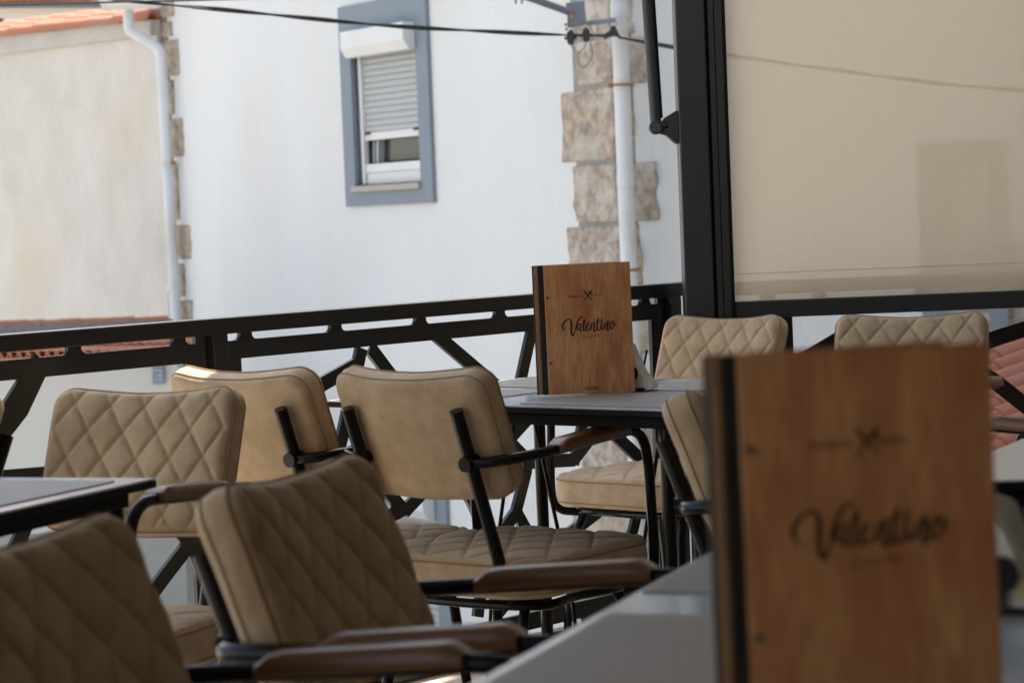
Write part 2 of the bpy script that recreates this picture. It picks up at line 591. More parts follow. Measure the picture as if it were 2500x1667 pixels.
# ------------------------------------------------------------------ white house with stone quoins
DQ = 14.0
Q = at_y(1507, 526, DQ)
Q.z = 0
HD = V((-3850, 6000, 0)).normalized()            # along the long face, away to the left
HN = V((-HD.y, HD.x, 0))                         # its outward normal
if HN.y > 0:
    HN = -HN
RD = V((1, 0.02, 0)).normalized()                # along the right face
RN = V((RD.y, -RD.x, 0))
_l = on_plane(402, 560, Q, HN)
HL = (V((_l.x, _l.y, 0)) - Q).length
LC = Q + HD * HL
ZG, ZT = -3.0, 6.0


def hp(px, py):                                  # photograph pixel -> (distance along the long face, height)
    p = on_plane(px, py, Q, HN)
    return (p - Q).dot(HD), p.z


def rp(px, py):
    p = on_plane(px, py, Q, RN)
    return (p - Q).dot(RD), p.z


house = thing('white_house', 'white plastered house with stone corner blocks across the street', 'house', (Q.x, Q.y, ZG))

# window 1 on the long face
sL, zT = hp(829, 25)
sR, zT2 = hp(1050, -26)
sR = hp(1057, 250)[0]
sL = hp(843, 250)[0]
zT = (zT + zT2) / 2
zB = (hp(857, 505)[1] + hp(1069, 494)[1]) / 2
wins = [(sR, sL, zB, zT), (sR, sL, zB - 3.1 - 0.0, hp(960, 1120)[1])]
wins[1] = (sR, sL, wins[1][3] - (zT - zB), wins[1][3])


def wall_cells(P, D, N, s0, s1, z0, z1, holes, th, mb):
    ss = sorted({s0, s1} | {h[0] for h in holes} | {h[1] for h in holes})
    zs = sorted({z0, z1} | {h[2] for h in holes} | {h[3] for h in holes})
    for a, b in zip(ss, ss[1:]):
        for c, d in zip(zs, zs[1:]):
            m = ((a + b) / 2, (c + d) / 2)
            if any(h[0] < m[0] < h[1] and h[2] < m[1] < h[3] for h in holes):
                continue
            mb.box(P + D * m[0] - N * (th / 2) + V((0, 0, m[1])), (b - a, th, d - c), (D, N, V((0, 0, 1))))


def openings(wn_):
    s0, s1, z0, z1 = wn_
    W, H = s1 - s0, z1 - z0
    return (s0 + W * 0.125, s1 - W * 0.125, z0 + H * 0.10, z1 - H * 0.16)


mb = MB()
# door seen faintly through the screen, on the right face
dL, dR = rp(2243, 500)[0], rp(2450, 500)[0]
dz1, dz0 = rp(2243, 352)[1], -0.9
wall_cells(Q, HD, HN, 0.12, HL - 0.02, ZG, ZT, [openings(q) for q in wins], 0.3, mb)
RW = 6.5
wall_cells(Q, RD, RN, 0.12, RW, ZG, ZT, [(dL + 0.1, dR - 0.1, dz0, dz1 - 0.1)], 0.3, mb)
mb.prism([(0, 0)] + [(v.x, v.y) for v in (HD * 0.12, HD * 0.12 - HN * 0.3, RD * 0.12 - RN * 0.3, RD * 0.12)], Q, (1, 0, 0), (0, 1, 0), (0, 0, 1), ZG, ZT)
part('wall', mb, M['plaster'], house, True, smooth=False)
mb = MB()
for q, D_, N_, L_ in ((0, HD, HN, HL), (0, RD, RN, RW)):
    mb.box(Q + D_ * (L_ / 2) - N_ * 0.9 + V((0, 0, ZT + 0.1)), (L_, 2.6, 0.2), (D_, N_, V((0, 0, 1))))
part('roof', mb, M['tile'], house, True)
# body behind the faces
mb = MB()
c1, c2, c3, c4 = Q - HN * 0.4 + HD * 0.2, LC - HN * 0.4, LC - HN * 0.5 + RD * 6, Q + RD * RW - RN * 0.5
mb.prism([(p.x, p.y) for p in (c1, c2, c3, c4)], (0, 0, 0), (1, 0, 0), (0, 1, 0), (0, 0, 1), ZG, ZT - 0.1)
part('inner_room', mb, M['darkgrey'], house, True, smooth=False)


def build_window(wd, lower_open):
    s0, s1, z0, z1 = wd
    o0, o1, oz0, oz1 = openings(wd)
    ZZ = V((0, 0, 1))

    def P(s, z, n):
        return Q + HD * s + HN * n + ZZ * z

    def bx(mb, a, b, c, d, n0, n1):
        mb.box(P((a + b) / 2, (c + d) / 2, (n0 + n1) / 2), (b - a, n1 - n0, d - c), (HD, HN, ZZ))
    mb = MB()
    for a, b, c, d in ((s0, o0, z0, z1), (o1, s1, z0, z1), (o0, o1, z0, oz0), (o0, o1, oz1, z1)):
        bx(mb, a, b, c, d, -0.02, 0.03)
    bx(mb, o1 - 0.006, o1, oz0, oz1, -0.16, -0.02)          # painted reveals
    bx(mb, o0, o0 + 0.006, oz0, oz1, -0.16, -0.02)
    sur = part('window', mb, M['bluegrey'], house, True, smooth=False, label='blue-grey window surround with white roller shutter box' if lower_open else 'lower window with closed shutter behind the railing')
    H = oz1 - oz0
    top, bot = z1 - (z1 - z0) * 0.135, z1 - (z1 - z0) * 0.265
    mb = MB()
    prof = [(0.031, top), (0.125, top), (0.125, bot + 0.06), (0.085, bot), (0.031, bot)]
    mb.prism(prof, Q + HD * (o0 - 0.01), HN, ZZ, HD, 0, o1 - o0 - 0.03)
    part('shutter_box', mb, M['whitepaint'], sur, True, smooth=False, bevel=0.006)
    for a_, b_ in ((o1 - 0.06, o1 - 0.025), (o0 + 0.008, o0 + 0.030)):
        mb = MB()
        bx(mb, a_, b_, oz0 + 0.01, bot + 0.02, -0.05, -0.012)
        part('shutter_guide', mb, M['whitepaint'], sur, True, smooth=False, bevel=0.004)
    zb = oz0 + H * (0.355 if lower_open else 0.05)
    n = 13 if lower_open else 18
    zt = bot + 0.04
    hh = (zt - zb) / n
    sm = None
    for i in range(n):
        if sm is None:
            pf = [(-0.046, 0.0), (-0.037, 0.004), (-0.032, hh * 0.35), (-0.032, hh * 0.6), (-0.037, hh - 0.004), (-0.046, hh)]
            m_ = MB().prism(pf, V((0, 0, 0)), HN, ZZ, HD, o0 + 0.03, o1 - 0.06)
            sm = m_.data('slat', M['shutter'], V((0, 0, 0)))
        sl_ = link('slat', sm, sur)
        sl_.location = Q + ZZ * (zb + hh * i) - org(sur)
    mb = MB()
    bx(mb, o0 + 0.03, o1 - 0.06, zb - 0.05, zb, -0.046, -0.03)
    part('shutter_bottom_bar', mb, M['whitepaint'], sur, True, smooth=False, bevel=0.003)
    for s_ in (o0 + 0.12, o1 - 0.10):
        mb = MB()
        bx(mb, s_ - 0.03, s_ + 0.03, zb - 0.012, zb + 0.004, -0.029, -0.018)
        part('shutter_stop', mb, M['gap'], sur, True, smooth=False)
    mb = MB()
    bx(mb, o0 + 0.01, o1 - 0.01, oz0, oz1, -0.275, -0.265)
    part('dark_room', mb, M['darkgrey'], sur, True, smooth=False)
    mb = MB()
    bx(mb, o0 + 0.006, o1 - 0.062, oz0 + 0.005, oz0 + H * 0.085, -0.06, -0.03)
    part('window_sash', mb, M['whitepaint'], sur, True, smooth=False, bevel=0.006)
    mb = MB()
    bx(mb, o0 + 0.006, o1 - 0.062, oz0 + H * 0.085, oz0 + H * 0.145, -0.07, -0.022)
    part('window_rail', mb, M['whitepaint'], sur, True, smooth=False, bevel=0.006)
    if lower_open:
        # the sash tilted inwards: two uprights and a brownish pane that mirrors the houses opposite
        for s_, wdt, m_ in ((o1 - 0.085, 0.020, 'shutter'), (o1 - 0.135, 0.030, 'shutter'), (o1 - 0.20, 0.055, 'darkgrey')):
            mb = MB()
            mb.box(P(s_, oz0 + H * 0.27, -0.085), (wdt, 0.02, H * 0.30), (HD, HN, (ZZ - HD * 0.10).normalized()))
            part('window_stile', mb, M[m_], sur, True, smooth=False, bevel=0.003)
        mb = MB()
        bx(mb, o0 + 0.01, o1 - 0.22, oz0 + H * 0.16, oz0 + H * 0.335, -0.105, -0.10)
        part('pane', mb, M['glass'], sur, True, smooth=False)
        mb = MB()
        bx(mb, o0 + 0.01, o1 - 0.22, oz0 + H * 0.20, oz0 + H * 0.31, -0.125, -0.12)
        part('curtain', mb, M['sill'], sur, True, smooth=False)
    mb = MB()
    bx(mb, o0 - 0.01, o1 + 0.02, oz0 - 0.04, oz0 + 0.0, -0.1, 0.06)
    part('window_sill', mb, M['sill'], sur, True, smooth=False, bevel=0.006)


for i, wd in enumerate(wins):
    build_window(wd, i == 0)

# doorway on the right face behind the screen cloth
mb = MB()
for a, b, c, d in ((dL, dL + 0.1, dz0, dz1), (dR - 0.1, dR, dz0, dz1), (dL + 0.1, dR - 0.1, dz1 - 0.1, dz1)):
    mb.box(Q + RD * ((a + b) / 2) + RN * 0.01 + V((0, 0, (c + d) / 2)), (b - a, 0.06, d - c), (RD, RN, V((0, 0, 1))))
dw = part('window', mb, M['bluegrey'], house, True, smooth=False)
mb = MB().box(Q + RD * ((dL + dR) / 2) - RN * 0.1 + V((0, 0, (dz0 + dz1 - 0.1) / 2)), (dR - dL - 0.2, 0.03, dz1 - 0.1 - dz0), (RD, RN, V((0, 0, 1))))
part('shutter', mb, M['shutter'], dw, True, smooth=False)


def rough_block(mb, poly, O, z0, z1, amp, seed):
    """a quoin stone: prism with a plan polygon, its edges knocked a little out of true"""
    rnd = random.Random(seed)
    nz_ = 6
    n = len(poly)
    vs = []
    for k in range(nz_ + 1):
        z = z0 + (z1 - z0) * k / nz_
        for a, b in poly:
            vs.append(V((O.x + a + rnd.uniform(-amp, amp), O.y + b + rnd.uniform(-amp, amp), z + rnd.uniform(-amp, amp) * 0.9)))
    fs = [tuple(range(n - 1, -1, -1)), tuple(nz_ * n + i for i in range(n))]
    for k in range(nz_):
        for i in range(n):
            j = (i + 1) % n
            fs.append((k * n + i, k * n + j, (k + 1) * n + j, (k + 1) * n + i))
    mb.add(vs, fs)


def quoin_poly(a, b, t=0.014, dA=HD, nA=HN, dB=RD, nB=RN, at=V((0, 0, 0))):
    """plan of a corner stone reaching a along one face and b along the other, proud of both by t"""
    corner = (nA * t + nB * t)
    k = t / max(0.2, (1 + nA.dot(nB)) / 2) * 0.5
    c = (nA + nB) * k
    pts = [c, c * 0.5 + nA * (t * 0.5) + dA * a * 0.5, nA * t + dA * a, -nA * 0.05 + dA * a, -nA * 0.05 - nB * 0.05, -nB * 0.05 + dB * b, nB * t + dB * b]
    return [(p.x + at.x, p.y + at.y) for p in pts]


quoin = link('quoin', None, house)
ys = [-190, -95, 88, 208, 392, 546, 722, 872, 1045, 1200, 1370, 1530, 1700, 1860]
lx = [1388, 1375, 1410, 1412, 1374, 1404, 1390, 1416, 1400, 1424, 1398, 1430, 1410, 1440]
rx = [1590, 1545, 1577, 1546, 1606, 1566, 1610, 1570, 1618, 1580, 1625, 1590, 1630]
for i in range(len(ys) - 1):
    y0, y1 = ys[i] + 5, ys[i + 1] - 6
    ym = (ys[i] + ys[i + 1]) / 2
    zt, zb = on_plane(1507, y0, Q, RN).z, on_plane(1507, y1, Q, RN).z
    a = hp(lx[i + 1] if i + 1 < len(lx) else 1410, ym)[0]
    b = rp(rx[i], ym)[0]
    mb = MB()
    rough_block(mb, quoin_poly(a, b), Q, zb, zt, 0.011, i)
    st = part('stone', mb, M['stone'] if i % 3 else M['stone_warm'], quoin, True, smooth=False)
    bv = st.modifiers.new('bevel', 'BEVEL')
    bv.width = 0.012
    bv.segments = 2
mb = MB()
mb.prism(quoin_poly(0.385, 0.115, 0.004), Q, (1, 0, 0), (0, 1, 0), (0, 0, 1), ZG, ZT)
part('mortar', mb, M['mortar'], quoin, True, smooth=False)
# render frayed round the stones
# quoin at the far left corner of the long face
q2 = link('quoin', None, house)
ys2 = [-60, 50, 95, 193, 288, 390, 545, 640, 728, 800, 900, 1000, 1120, 1230, 1340, 1500]
rx2 = [424, 421, 438, 426, 449, 437, 466, 452, 472, 462, 482, 470, 490, 480, 500]
for i in range(len(ys2) - 1):
    ym = (ys2[i] + ys2[i + 1]) / 2
    zt, zb = on_plane(410, ys2[i] + 5, Q, HN).z, on_plane(410, ys2[i + 1] - 5, Q, HN).z
    a = HL - hp(rx2[i], ym)[0]
    cxy = [(-0.06, 0.016), (a, 0.016), (a, -0.05), (-0.06, -0.05)]
    mb = MB()
    rough_block(mb, [((-HD * s + HN * n).x, (-HD * s + HN * n).y) for s, n in cxy], LC, zb, zt, 0.008, 50 + i)
    st = part('stone', mb, M['stone_warm'], q2, True, smooth=False)
    bv = st.modifiers.new('bevel', 'BEVEL')
    bv.width = 0.012
mb = MB()
mb.box(LC - HD * 0.09 + V((0, 0, 1.5)), (0.26, 0.02, 9), (HD, HN, V((0, 0, 1))))
part('mortar', mb, M['mortar'], q2, True, smooth=False)

# exposed stones at the far right of the right face, seen under the screen
q3 = link('stonework', None, house)
for j, (xa, xb, ya, yb) in enumerate(((2395, 2470, 764, 806), (2474, 2560, 740, 800), (2405, 2490, 700, 758), (2400, 2470, 640, 694), (2476, 2580, 600, 694))):
    a, zt = rp(xa, ya)
    b, zb = rp(xb, yb)
    cxy = [(a, 0.015), ((a + b) / 2, 0.02), (b, 0.015), (b, -0.05), (a, -0.05)]
    mb = MB()
    rough_block(mb, [((RD * s + RN * n).x, (RD * s + RN * n).y) for s, n in cxy], Q, zb, zt, 0.008, 90 + j)
    part('stone', mb, M['stone'], q3, True, smooth=False, bevel=0.012)
a, zt = rp(2380, 600)
b, zb = rp(2620, 900)
mb = MB().box(Q + RD * ((a + b) / 2) + V((0, 0, (zt + zb) / 2)), (b - a, 0.02, zt - zb), (RD, RN, V((0, 0, 1))))
part('mortar', mb, M['mortar'], q3, True, smooth=False)

# ------------------------------------------------------------------ right downpipe, lamp bracket, cable
DP = 13.75
pipe = thing('downpipe', 'straight white downpipe covering the right corner stones of the white house', 'pipe', at_y(1512, 300, DP) * V((1, 1, 0)) if False else (0, 0, 0))
bx_, tx_ = at_y(1508, 100, DP), at_y(1541, 650, DP)
xx = (bx_.x + tx_.x) / 2
pts = [V((xx + 0.004, DP, 6)), V((xx, DP, 2.0)), V((xx, DP, 0)), V((xx, DP, -3))]
part('pipe', MB().tube(pts, 0.046, 20), M['pipe'], pipe, True)
for py in (26, 208, 440, 660):
    c = on_plane(1515, py, V((0, DP, 0)), V((0, -1, 0)))
    mb = MB()
    mb.tube([V((xx, DP, c.z - 0.035)), V((xx, DP, c.z + 0.035))], 0.0485, 20)
    o = part('collar', mb, M['pipe'], pipe, True)
    if py in (208, 660):
        mb = MB().tube([V((xx, DP, c.z - 0.008)), V((xx, DP, c.z + 0.008))], 0.0505, 20)
        mb.box(V((xx - 0.06, DP + 0.01, c.z)), (0.03, 0.04, 0.025))
        mb.box(V((xx + 0.06, DP + 0.01, c.z)), (0.02, 0.04, 0.02))
        part('pipe_clamp', mb, M['rust'], pipe, True)

DB = 13.62
lamp = thing('lamp_bracket', 'galvanised bracket with slanted arm bolted high on the corner stones', 'bracket')
mb = MB()
pc = [at_y(1383, 8, DB), at_y(1427, 2, DB), at_y(1431, 60, DB), at_y(1386, 68, DB)]
mb.add(pc + [p + V((0, 0.05, 0)) for p in pc], [(0, 1, 2, 3), (7, 6, 5, 4), (0, 4, 5, 1), (1, 5, 6, 2), (2, 6, 7, 3), (3, 7, 4, 0)])
part('plate', mb, M['galv'], lamp, True, smooth=False, bevel=0.004)
mb = MB().tube([at_y(1398, 33, DB - 0.04), at_y(1300, -2, DB - 0.3), at_y(1230, -26, DB - 0.5)], 0.02, 14)
part('arm', mb, M['galv'], lamp, True)
for a_, b_ in (((1392, 33), (1399, 33)),):
    mb = MB().tube([at_y(1396, 22, DB - 0.07), at_y(1397, 45, DB - 0.07)], 0.010, 10)
    part('rusty_bolt', mb, M['rust'], lamp, True)
for px, py in ((1384, 12), (1381, 61), (1424, 57), (1383, 72)):
    c = at_y(px, py, DB - 0.01)
    part('bolt', MB().tube([c - V((0, 0.02, 0)), c + V((0, 0.02, 0))], 0.008, 8), M['rust'], lamp, True)
for px in (1259, 1274):
    part('clip', MB().tube([at_y(px, -2, DB - 0.35), at_y(px, 10, DB - 0.35)], 0.006, 8), M['galv'], lamp, True)
mb = MB()
a_, b_ = at_y(1432, 58, DB + 0.03), at_y(1504, 50, DB)
mb.box((a_ + b_) / 2, ((b_ - a_).length, 0.012, 0.026), ((b_ - a_).normalized(), V((0, 1, 0)), V((0, 0, 1))))
part('cable_bar', mb, M['galv'], lamp, True, smooth=False)
mb = MB()
for px in (1496, 1503):
    mb.tube(spline([at_y(px, 52, DB), at_y(px + 1, 62, DB), at_y(1498, 74, DB - 0.01)], 4), 0.0025, 6)
part('hanger_wire', mb, M['galv'], lamp, True)


def connector(px, py, w_, h_, name, label):
    c = at_y(px, py, DB - 0.06)
    root = thing(name, label, 'cable connector', c)
    k = (DB - 0.06) / F_PX
    n = 10
    prof = [(-0.5, 0.22), (-0.35, 0.42), (-0.12, 0.5), (0.0, 0.62), (0.12, 0.5), (0.4, 0.4), (0.5, 0.15), (0.46, -0.3), (0.34, -0.52), (-0.3, -0.52), (-0.46, -0.3)]
    mb = MB().prism([(a * w_ * k, b * h_ * k) for a, b in prof], (0, 0, 0), (1, 0, 0), (0, 0, 1), (0, 1, 0), -0.022, 0.022)
    part('housing', mb, M['cable'], root, bevel=0.006)
    mb = MB().tube([V((-w_ * k * 0.8, 0, -h_ * k * 0.05)), V((w_ * k * 0.8, 0, -h_ * k * 0.05))], 0.008, 8)
    part('cable_collar', mb, M['cable'], root)


connector(1393, 92, 19, 34, 'cable_connector', 'left black cable connector below the lamp bracket plate')
connector(1431, 86, 19, 32, 'cable_connector', 'right black cable connector below the lamp bracket plate')
# the suspension clamp
c = at_y(1497, 85, DB - 0.06)
cl = thing('cable_clamp', 'dark bell shaped clamp hanging over the white downpipe', 'clamp', c)
k = DB / F_PX
mb = MB().prism([(a * k, b * k) for a, b in ((-24, -8), (-22, 2), (-10, 8), (-4, 20), (5, 21), (10, 8), (16, -4), (20, -6), (17, -12), (8, -5), (-8, -4), (-18, -11))], (0, 0, 0), (1, 0, 0), (0, 0, 1), (0, 1, 0), -0.02, 0.02)
part('clamp_body', mb, M['cable'], cl, bevel=0.004)


def twisted(pts, r, pitch, name, label, n_strand=2, mt='cable'):
    path = spline(pts, 24)
    L_ = 0
    strands = [[] for _ in range(n_strand)]
    prev = path[0]
    for p in path:
        L_ += (p - prev).length
        prev = p
        for s_ in range(n_strand):
            a = L_ / pitch * 2 * math.pi + s_ * 2 * math.pi / n_strand
            strands[s_].append(p + V((0, math.cos(a), math.sin(a))) * r)
    root = thing(name, label, 'cable')
    for s_ in strands:
        part('strand', MB().tube(s_, r, 7), M[mt], root, True)
    return root


twisted([at_y(180, -22, 12.0), at_y(300, 0, 12.2), at_y(560, 26, 12.6), at_y(930, 62, 13.1), at_y(1200, 78, 13.4), at_y(1372, 86, DB - 0.06)], 0.0062, 1.15, 'overhead_cable', 'twisted black cable sagging across the white house to the connectors')
twisted([at_y(1372, 86, DB - 0.06), at_y(1431, 87, DB - 0.05), at_y(1497, 88, DB - 0.06)], 0.004, 0.3, 'overhead_cable', 'short cable between the two connectors and the clamp')
twisted([at_y(1515, 93, DB - 0.06), at_y(1650, 117, 13.5), at_y(1800, 139, 13.3), at_y(2060, 175, 13.0), at_y(2300, 205, 12.7), at_y(2600, 230, 12.4)], 0.0062, 1.0, 'overhead_cable', 'twisted cable running right from the downpipe behind the screen')
o = thing('service_cable', 'thin straight cable along the top left edge of the picture', 'cable')
part('strand', MB().tube(spline([at_y(-150, 17, 11), at_y(0, 13, 11), at_y(250, 6.5, 11.1), at_y(520, 0, 11.2), at_y(800, -9, 11.3)], 8), 0.0045, 8), M['cable'], o, True)
o = thing('wire_loop', 'loose thin wire loops under the cable connectors', 'wire')
D_ = DB - 0.05
part('loop', MB().tube(spline([at_y(1431, 103, D_), at_y(1424, 120, D_), at_y(1411, 133, D_), at_y(1414, 155, D_), at_y(1422, 165, D_), at_y(1436, 156, D_), at_y(1446, 132, D_), at_y(1441, 108, D_), at_y(1448, 90, D_), at_y(1440, 60, D_)], 6), 0.003, 6), M['greywire'], o, True)
part('tail', MB().tube(spline([at_y(1393, 109, D_), at_y(1402, 122, D_), at_y(1410, 131, D_)], 5), 0.003, 6), M['greywire'], o, True)

# ------------------------------------------------------------------ stucco house on the left
SD = V((-6750, 6000, 0)).normalized()
SN = V((-SD.y, SD.x, 0))
if SN.y > 0:
    SN = -SN
SP = on_plane(406, 560, Q, HN) + HN * 0.10
SP.z = 0


def sp(px, py):
    p = on_plane(px, py, SP, SN)
    return (p - SP).dot(SD), p.z


stucco = thing('stucco_house', 'old house wall of stained pinkish stucco under a tiled verge', 'house', (SP.x, SP.y, ZG))
SL = 5.0


def verge_z(s, off):                # the sloping verge, read at both ends of what the photograph shows
    (s0, z0), (s1, z1) = off
    return z0 + (z1 - z0) * (s - s0) / (s1 - s0)


vline = (sp(375, 50), sp(0, 92))
zw0, zw1 = verge_z(0, vline), verge_z(SL, vline)
mb = MB().prism([(-0.13, ZG), (-0.13, zw0), (SL, zw1), (SL, ZG)], SP, SD, (0, 0, 1), SN, -0.05, 0)
part('wall', mb, M['stucco'], stucco, True, smooth=False)
bl = (sp(375, 88), sp(0, 135))
b0, b1 = verge_z(0, bl), verge_z(SL, bl)
mb = MB().prism([(-0.12, b0), (-0.12, zw0), (SL, zw1), (SL, b1)], SP, SD, (0, 0, 1), SN, 0.001, 0.05)
part('eave_band', mb, M['band'], stucco, True, smooth=False)


def barrel_tile(r0=0.085, r1=0.07, L_=0.42, t=0.013, m='tile', n=7):
    mb = MB()
    vs = []
    for x, r in ((0, r0), (L_, r1)):
        for rr in (r, r - t):
            for k in range(n + 1):
                a = math.pi * k / n
                vs.append((x, rr * math.cos(a), rr * math.sin(a)))
    m_ = n + 1
    fs = []
    for k in range(n):
        fs += [(k, k + 1, 2 * m_ + k + 1, 2 * m_ + k), (m_ + k + 1, m_ + k, 3 * m_ + k, 3 * m_ + k + 1), (k + 1, k, m_ + k, m_ + k + 1), (2 * m_ + k, 2 * m_ + k + 1, 3 * m_ + k + 1, 3 * m_ + k)]
    fs += [(0, m_, 3 * m_, 2 * m_)[::-1], (n, 2 * m_ + n, 3 * m_ + n, m_ + n)[::-1]]
    mb.add(vs, fs)
    return mb.data('tile', M[m])


tile_a = barrel_tile()


def put_tile(me, parent, P, ax, side, sc=1.0, jit=0.006):
    """a tile lying with its axis along ax, its open side facing down"""
    ax = V(ax).normalized()
    side = (V(side) - ax * V(side).dot(ax)).normalized()
    nz_ = ax.cross(side).normalized()
    if nz_.z < 0:
        nz_, side = -nz_, -side
    Mx = Matrix(((ax.x, side.x, nz_.x, 0), (ax.y, side.y, nz_.y, 0), (ax.z, side.z, nz_.z, 0), (0, 0, 0, 1)))
    t = link('tile', me, parent)
    j = V((random.uniform(-jit, jit), random.uniform(-jit, jit), random.uniform(-jit, jit)))
    t.matrix_local = Matrix.Translation(P + j - org(parent)) @ Mx @ Matrix.Rotation(random.uniform(-0.03, 0.03), 4, 'X') @ Matrix.Scale(sc, 4)
    return t


verge = link('verge', None, stucco)
slope = (V(SD) * 1.0 + V((0, 0, (zw1 - zw0) / SL))).normalized()
for i in range(15):
    s_ = SL - 0.33 * i - 0.1
    if s_ < -0.3:
        break
    P = SP + SD * s_ + V((0, 0, verge_z(s_, vline) - 0.015 + 0.012))
    put_tile(tile_a, verge, P + SN * 0.03, -slope, SN, 1.0)
    put_tile(tile_a, verge, P - SN * 0.13 + V((0, 0, 0.05)) + SD * 0.12, -slope, SN, 1.0)
    put_tile(tile_a, verge, P - SN * 0.29 + V((0, 0, 0.09)) + SD * 0.2, -slope, SN, 1.0)
mb = MB().prism([(0, zw0 - 0.05), (0, zw0 + 0.03), (SL, zw1 + 0.03), (SL, zw1 - 0.05)], SP, SD, (0, 0, 1), SN, -0.6, 0.02)
part('verge_mortar', mb, M['band'], verge, True, smooth=False)

# gutter end and left downpipe
gut = thing('gutter', 'white gutter end at the top left corner of the white house', 'gutter')
DG = SP.y - 0.5
gp0, gp1 = at_y(262, -6, DG + 0.1), at_y(385, -12, DG)
part('trough', MB().tube([gp0, gp1], 0.102, 24), M['whitepaint'], gut, True)
part('end_cap', MB().tube([gp0 - (gp1 - gp0).normalized() * 0.02, gp0], 0.106, 24), M['whitepaint'], gut, True)
dp = thing('downpipe', 'bent white downpipe between the stucco wall and the white house', 'pipe')
D_ = SP.y - 0.25
pl = [at_y(312, 12, D_), at_y(314, 40, D_), at_y(315, 66, D_), at_y(322, 78, D_), at_y(350, 96, D_), at_y(376, 112, D_), at_y(389, 126, D_), at_y(393, 146, D_), at_y(402, 300, D_), at_y(416, 540, D_), at_y(430, 780, D_), at_y(442, 1000, D_), at_y(462, 1400, D_), at_y(500, 2300, D_)]
part('pipe', MB().tube(spline(pl, 5), 0.042, 18), M['pipe'], dp, True)
for py, px in ((402, 407), (700, 425)):
    c = at_y(px, py, D_)
    part('collar', MB().tube([c - V((0, 0, 0.03)), c + V((0, 0, 0.03))], 0.046, 18), M['pipe'], dp, True)
c = at_y(424, 398, D_ - 0.02)
part('rusty_clip', MB().box(c, (0.03, 0.03, 0.03)), M['rust'], dp, True, bevel=0.004)

# far house at the very top left
fh = thing('far_house', 'far cream house with dark blue gutter glimpsed at the top left corner', 'house', (-5.2, 27.0, ZG))
p0, p1 = at_y(-200, 90, 27), at_y(330, 90, 27)
zz = at_y(60, 17, 27).z
mb = MB().box(V(((p0.x + p1.x) / 2, 27.5, (ZG + zz) / 2)), (p1.x - p0.x, 1.0, zz - ZG))
part('wall', mb, M['cream'], fh, True, smooth=False)
ga, gb = at_y(-200, 12, 26.8), at_y(285, 11, 26.8)
part('gutter', MB().tube([ga, gb], 0.04, 12), M['darkgrey'], fh, True)
rf = link('roof', None, fh)
tb = barrel_tile(0.07, 0.06, 0.5)
for i in range(22):
    P = at_y(-40 + i * 15.5, 7 - i * 0.25, 26.7)
    put_tile(tb, rf, P, V((0.15, 1, 0.42)), V((1, 0, 0)), 0.9)
mb = MB().box((ga + gb) / 2 + V((0, 0.9, 0.38)), (gb.x - ga.x, 1.8, 0.03), (V((1, 0, 0)), V((0, 1, 0.42)).normalized(), V((0, -0.42, 1)).normalized()))
part('roof_deck', mb, M['tile'], rf, True, smooth=False)
part('chimney_cowl', MB().tube([at_y(2, 70, 26.4), at_y(3, 46, 26.4)], 0.03, 10), M['gap'], fh, True)

# ------------------------------------------------------------------ low lean-to with tiled roof in front of the stucco wall
LR = 17.0                                             # ridge distance
lean = thing('low_outbuilding', 'low cream outbuilding with orange tiled roof below the stucco wall', 'outbuilding', (-2.6, 16.2, ZG))
rA, rB = at_y(-150, 793, LR), at_y(412, 781, LR)
eA, eB = at_y(-150, 876, 16.2), at_y(425, 868, 16.2)
ridge_dir = (rB - rA).normalized()
wl = link('parapet', None, lean)
nt_ = 13
step = (rB - rA).length / nt_
for i in range(nt_ + 1):
    put_tile(tile_a, wl, rA + ridge_dir * (step * i), -ridge_dir, V((0, 1, 0)), 1.0 * step / 0.36)
mb = MB().prism([(0, -0.16), (0, 0.0), ((rB - rA).length, 0.0), ((rB - rA).length, -0.16)], rA, ridge_dir, (0, 0, 1), (0, 1, 0), -0.03, 0.2)
part('parapet_mortar', mb, M['mortar'], wl, True, smooth=False)
lroof = link('roof', None, lean)
nn = 26
ts = barrel_tile(0.052, 0.044, 0.5, 0.01, 'tile', 6)
sl_v = (rA + V((0, 0, -0.17))) - eA
for i in range(nn):
    f = i / (nn - 1)
    e, r_ = eA.lerp(eB, f), rA.lerp(rB, f) + V((0, 0, -0.16))
    d = (r_ - e)
    dn = d.normalized()
    skew = (dn + ridge_dir * 0.35).normalized()
    for k_ in range(3):
        put_tile(ts, lroof, e + skew * (0.28 * k_) + V((0, 0, 0.012 * k_)), skew, ridge_dir, 1.0, 0.002)
mb = MB()
mb.add([eA, eB, rB + V((0, 0, -0.15)), rA + V((0, 0, -0.15)), eA - V((0, 0, 0.03)), eB - V((0, 0, 0.03)), rB + V((0, 0, -0.2)), rA + V((0, 0, -0.2))], [(0, 1, 2, 3), (7, 6, 5, 4), (0, 4, 5, 1), (1, 5, 6, 2), (2, 6, 7, 3), (3, 7, 4, 0)])
part('roof_deck', mb, M['tile'], lroof, True, smooth=False)
zpl = at_y(430, 1290, 16.25).z
we = at_y(437, 1000, 16.25)
mb = MB().box(V(((eA.x + we.x) / 2, 16.6, (eB.z - 0.02 + zpl) / 2)), (we.x - eA.x, 0.7, eB.z - 0.02 - zpl))
part('wall', mb, M['cream'], lean, True, smooth=False)
mb = MB().box(V(((eA.x + we.x) / 2, 16.59, (ZG + zpl) / 2)), (we.x - eA.x, 0.72, zpl - ZG))
part('plinth', mb, M['plinth'], lean, True, smooth=False)
s0 = at_y(387, 915, 16.23)
pq = thing('wall_plaque', 'small blue-grey plaque with pale marks on the cream outbuilding wall', 'plaque', s0)
k = 16.23 / F_PX
part('plate', MB().box((0, 0, 0), (29 * k, 0.02, 41 * k)), M['sign'], pq, bevel=0.003)
